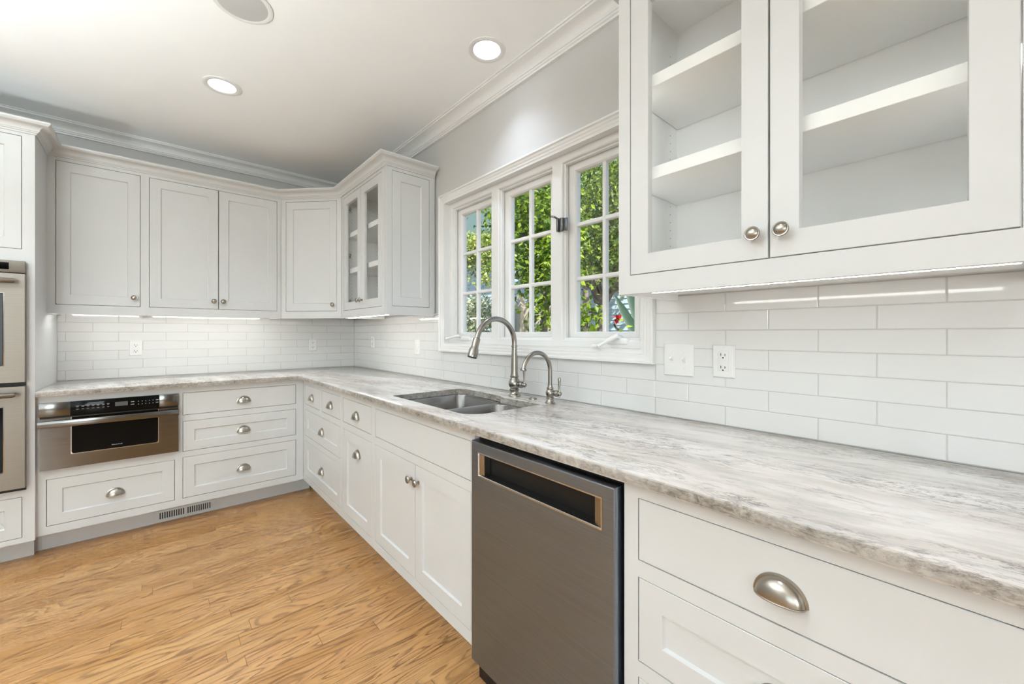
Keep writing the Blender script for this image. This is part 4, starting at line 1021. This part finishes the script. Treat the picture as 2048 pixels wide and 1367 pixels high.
def foliage(blobs, count, size):
    bm = NB(); tot = sum(b[1][0] * b[1][1] * b[1][2] for b in blobs)
    for c, r in blobs:
        k = int(count * r[0] * r[1] * r[2] / tot); ncl = max(3, k // 26)
        for _ in range(ncl):
            while True:
                q = Vector((random.uniform(-1, 1), random.uniform(-1, 1), random.uniform(-1, 1)))
                if 0.15 < q.length < 1: break
            cc = Vector((c[0] + q.x * r[0], c[1] + q.y * r[1], c[2] + q.z * r[2]))
            for _ in range(26): leaf(bm, cc + Vector((random.gauss(0, 1), random.gauss(0, 1), random.gauss(0, 1))) * size * 1.5, size * random.uniform(0.6, 1.25))
    return bm
def branch(bm, p0, p1, r0, r1, wob=0.06, n=7):
    p0, p1 = Vector(p0), Vector(p1); L = (p1 - p0).length; pts = []
    for k in range(n):
        f = k / (n - 1); j = Vector((random.gauss(0, 1), random.gauss(0, 1), random.gauss(0, 1))) * wob * L * (0 if k == 0 else 0.5)
        pts.append(p0.lerp(p1, f) + j)
    tube(bm, pts, [r0 + (r1 - r0) * k / (n - 1) for k in range(n)], 8)
def tree(name, label, base, trunk, blobs, count, size, m, cat='tree'):
    t = thing(name, label, cat, base)
    bm = NB()
    for b in trunk: branch(bm, *b)
    part('trunk', bm, M_BARK, t, weld=False)
    part('foliage', foliage(blobs, count, size), m, t, angle=0, weld=False)
    return t
# broad-leaved tree close behind the middle panes
tree('leafy_tree', 'bright green broad-leaved tree close behind the middle window panes', (2.9, 0.25, GZ),
     [((2.9, 0.25, GZ), (2.8, 0.1, 1.9), 0.07, 0.05, 0.03), ((2.8, 0.1, 1.8), (2.5, 0.5, 3.3), 0.045, 0.015), ((2.8, 0.1, 1.7), (2.6, -0.5, 2.6), 0.03, 0.01)],
     [((2.75, 0.35, 2.75), (0.55, 0.75, 0.75)), ((2.7, -0.05, 2.05), (0.45, 0.45, 0.48)), ((2.6, -0.10, 1.45), (0.30, 0.22, 0.33)), ((3.1, 0.8, 3.2), (0.5, 0.6, 0.5))], 5600, 0.10, M_LEAF_A)
# fine-leaved tree with showing branches behind the right panes
tr = [((5.2, 0.785, GZ), (5.05, 0.75, 1.9), 0.12, 0.09, 0.015), ((5.1, 0.77, 1.62), (5.0, 1.45, 1.66), 0.03, 0.012, 0.04), ((5.0, 1.25, 1.65), (4.9, 1.5, 2.2), 0.02, 0.008), ((5.05, 1.0, 1.64), (4.95, 1.05, 1.25), 0.015, 0.006)]
for q in ((5.0, 0.0, 3.6), (4.9, 0.5, 4.0), (5.2, 1.5, 3.8), (4.8, -0.3, 2.9), (5.4, 1.8, 3.0), (4.7, 0.9, 3.2), (5.0, 0.0, 2.4), (4.8, 1.5, 2.6)): tr.append(((5.05, 0.75, 1.8), q, 0.055, 0.012, 0.08))
tree('branching_tree', 'fine-leaved tree with bare grey branches behind the right window panes', (5.2, 0.785, GZ), tr,
     [((5.0, 0.5, 3.4), (0.8, 1.3, 0.9)), ((4.9, 0.35, 2.55), (0.65, 1.1, 0.48)), ((5.3, 1.6, 3.5), (0.7, 0.8, 1.0)), ((5.2, 0.2, 4.6), (0.9, 1.3, 0.6))], 13500, 0.085, M_LEAF_B)
tree('tall_tree', 'darker green tree standing tall behind the fine-leaved branching tree', (7.4, 3.0, GZ),
     [((7.4, 3.0, GZ), (7.4, 3.0, 4.2), 0.13, 0.05, 0.02), ((7.4, 3.0, 2.6), (7.3, 2.0, 4.4), 0.05, 0.015), ((7.4, 3.0, 2.8), (7.3, 4.2, 4.6), 0.05, 0.015)],
     [((7.4, 2.6, 4.6), (0.8, 1.8, 1.5)), ((7.5, 4.4, 4.4), (0.7, 1.1, 1.3)), ((7.4, 2.3, 3.3), (0.6, 1.0, 0.5))], 5200, 0.17, M_LEAF_A)
tree('leafy_tree', 'sunlit yellow-green tree seen in the upper left window panes', (5.9, 5.9, GZ),
     [((5.9, 5.9, GZ), (5.8, 5.8, 3.0), 0.06, 0.04, 0.02), ((5.8, 5.8, 2.9), (5.5, 5.2, 3.7), 0.03, 0.01), ((5.8, 5.8, 2.9), (5.6, 6.3, 3.8), 0.03, 0.01)],
     [((5.8, 5.85, 3.75), (0.45, 0.95, 0.36)), ((5.7, 5.28, 3.05), (0.24, 0.22, 0.45)), ((5.8, 6.3, 3.2), (0.2, 0.2, 0.22))], 4200, 0.10, M_LEAF_C)
HB = (3.25, 2.35)
t = thing('hedge_shrub', 'pale flowering shrub filling the lower left window panes', 'shrub', (HB[0], HB[1], GZ))
bm = NB()
for q in ((-0.1, -0.2, 1.4), (0.1, 0.2, 1.5), (0.0, 0.0, 1.7), (-0.2, 0.3, 1.2)): branch(bm, (HB[0], HB[1], GZ), (HB[0] + q[0], HB[1] + q[1], q[2]), 0.03, 0.008)
part('stems', bm, M_BARK, t, weld=False)
part('foliage', foliage([((HB[0], HB[1] + 0.1, 1.30), (0.42, 0.62, 0.62)), ((HB[0], HB[1], 0.55), (0.45, 0.6, 0.6))], 9500, 0.068), M_BLOSSOM, t, angle=0, weld=False)
t = thing('vine_shrub', 'dark green drooping leaves in front of the blue house, low in the right panes', 'shrub', (1.62, -1.62, GZ))
bm = NB()
for q in ((1.58, -1.55, 1.50), (1.6, -1.6, 1.45), (1.66, -1.68, 1.38)): branch(bm, (1.62, -1.62, GZ), q, 0.014, 0.004)
part('stems', bm, M_BARK, t, weld=False); part('foliage', foliage([((1.6, -1.56, 1.32), (0.13, 0.10, 0.10)), ((1.6, -1.52, 1.44), (0.1, 0.05, 0.05))], 130, 0.066), M_LEAF_A, t, angle=0, weld=False)
# broad blades with a red bloom, low at the right
PB = Vector((2.1, -2.70, GZ))
t = thing('blade_plant', 'dark upright blade-leaved plant with a red bloom at the right edge of the window', 'plant', PB)
def blade(p0, p1, w, bend):
    bm = NB(); p0, p1 = Vector(p0), Vector(p1); d = (p1 - p0).normalized(); s = d.cross(Vector((1, 0.6, 0))).normalized(); n = d.cross(s)
    rows = []
    for k in range(13):
        f = k / 12; c = p0.lerp(p1, f) + n * bend * sin(f * pi); ww = w * (0.6 + 0.6 * f) * (1 if f < 0.62 else sqrt(max(0.0, 1 - ((f - 0.62) / 0.385) ** 2)))
        rows.append([bm.verts.new(c - s * ww + n * ww * 0.25), bm.verts.new(c), bm.verts.new(c + s * ww + n * ww * 0.25)])
    for a, b in zip(rows, rows[1:]):
        for k in range(2): bm.faces.new((a[k], a[k + 1], b[k + 1], b[k]))
    part('blade', bm, M_BLADE, t, angle=60)
blade(PB, (2.0, -1.60, 1.60), 0.05, 0.02); blade(PB + Vector((-0.03, 0.06, 0)), (1.98, -1.60, 1.32), 0.036, 0.02)
blade(PB + Vector((0.05, 0.35, 0)), (2.1, -1.62, 1.85), 0.05, 0.03); blade(PB + Vector((0.0, -0.05, 0)), (2.2, -2.25, 1.7), 0.06, 0.04)
bm = NB(); branch(bm, PB, (1.95, -1.66, 1.37), 0.010, 0.005, 0.02); part('flower_stem', bm, M_BARK, t)
bm = NB()
for k in range(10): leaf(bm, (1.95 + random.gauss(0, 0.008), -1.655 + random.gauss(0, 0.008), 1.375 + random.gauss(0, 0.008)), 0.05, 0.9)
part('bloom', bm, M_PETAL, t, angle=60, label='red bloom')
# cream board fence
t = thing('board_fence', 'cream painted board fence with posts behind the middle panes', 'fence', (4.2, 1.6, GZ))
for k in range(13):
    y = 0.70 + k * 0.150; bm = NB(); box(bm, 4.20, 4.225, y, y + 0.142, GZ + 0.02, 1.86 + random.uniform(-0.01, 0.01), 0.004, 1); part('board', bm, M_FENCE, t, angle=0)
for y in (0.76, 2.10, 2.60):
    bm = NB(); box(bm, 4.09, 4.199, y - 0.055, y + 0.055, GZ, 2.03, 0.006, 1); part('post', bm, M_FENCE, t, angle=0)
for z in (0.3, 1.45):
    bm = NB(); box(bm, 4.226, 4.27, 0.7, 2.65, z, z + 0.09); part('rail', bm, M_FENCE, t, angle=0)
# blue clapboard house: low wing at the right, taller block with a deep eave at the left, its shade painted grey-green
t = thing('neighbour_house', 'pale blue clapboard house with a shaded grey-green eave behind the garden trees', 'house', (11.5, 8.0, GZ))
hx0, hx1 = 9.0, 14.0
def clap(bm, y0, y1, top):
    z = GZ
    while z < top:
        quad(bm, (hx0 - 0.022, y0, z), (hx0 - 0.022, y1, z), (hx0, y1, z + 0.158), (hx0, y0, z + 0.158)); quad(bm, (hx0 - 0.022, y0, z), (hx0 - 0.022, y1, z), (hx0, y1, z), (hx0, y0, z))
        z += 0.158
    box(bm, hx0 + 0.001, hx1, y0, y1, GZ, top)
for y0, y1, top, hang in ((0.3, 6.9, 3.6, 0.4), (6.9, 17.0, 5.12, 0.9)):
    bm = NB(); clap(bm, y0, y1, top); part('clapboard_wall', bm, M_SIDING, t, angle=0, weld=False)
    bm = NB(); box(bm, hx0 - hang, hx0 - 0.03, y0 - 0.4, y1 + 0.2, top - 0.08, top - 0.02); part('soffit', bm, M_TEAL, t, angle=0)
    bm = NB(); box(bm, hx0 - hang - 0.03, hx0 - hang - 0.001, y0 - 0.4, y1 + 0.2, top - 0.10, top + 0.14); part('fascia', bm, M_TEAL, t, angle=0)
    if hang < 0.5:
        bm = NB(); r_ = [bm.verts.new(p) for p in ((hx0 - hang, y0 - 0.4, top + 0.02), (hx1 + 0.4, y0 - 0.4, top + 0.02), (hx1 + 0.4, y1 + 0.2, top + 0.02), (hx0 - hang, y1 + 0.2, top + 0.02))]; tp = [bm.verts.new(p) for p in ((11.5, y0 - 0.4, top + 1.8), (11.5, y1 + 0.2, top + 1.8))]
        bm.faces.new(r_); bm.faces.new((r_[0], tp[0], tp[1], r_[3])); bm.faces.new((r_[1], r_[2], tp[1], tp[0])); bm.faces.new((r_[0], r_[1], tp[0])); bm.faces.new((r_[2], r_[3], tp[1])); part('roof', bm, M_ROOF, t, angle=0)
    else:
        bm = NB(); box(bm, hx0 - hang + 0.02, hx1, y0 - 0.38, y1 + 0.18, top + 0.001, top + 3.4); part('upper_storey', bm, M_TEAL, t, angle=0)
for y in (4.3, 12.2):
    bm = NB(); fr = Fr((hx0 - 0.022, 0, 0), (0, 1, 0), (-1, 0, 0)); plate(bm, fr, y, y + 1.1, 0.9, 2.3, 0.05, -0.01, [(y + 0.1, y + 0.52, 1.0, 2.2), (y + 0.58, y + 1.0, 1.0, 2.2)]); wf = part('window_frame', bm, M_TRIM, t, angle=0)
    bm = NB(); fbox(bm, fr, y + 0.1, y + 1.0, 0.0, 0.012, 1.0, 2.2); part('window_glass', bm, M_BGLASS, wf, angle=0)
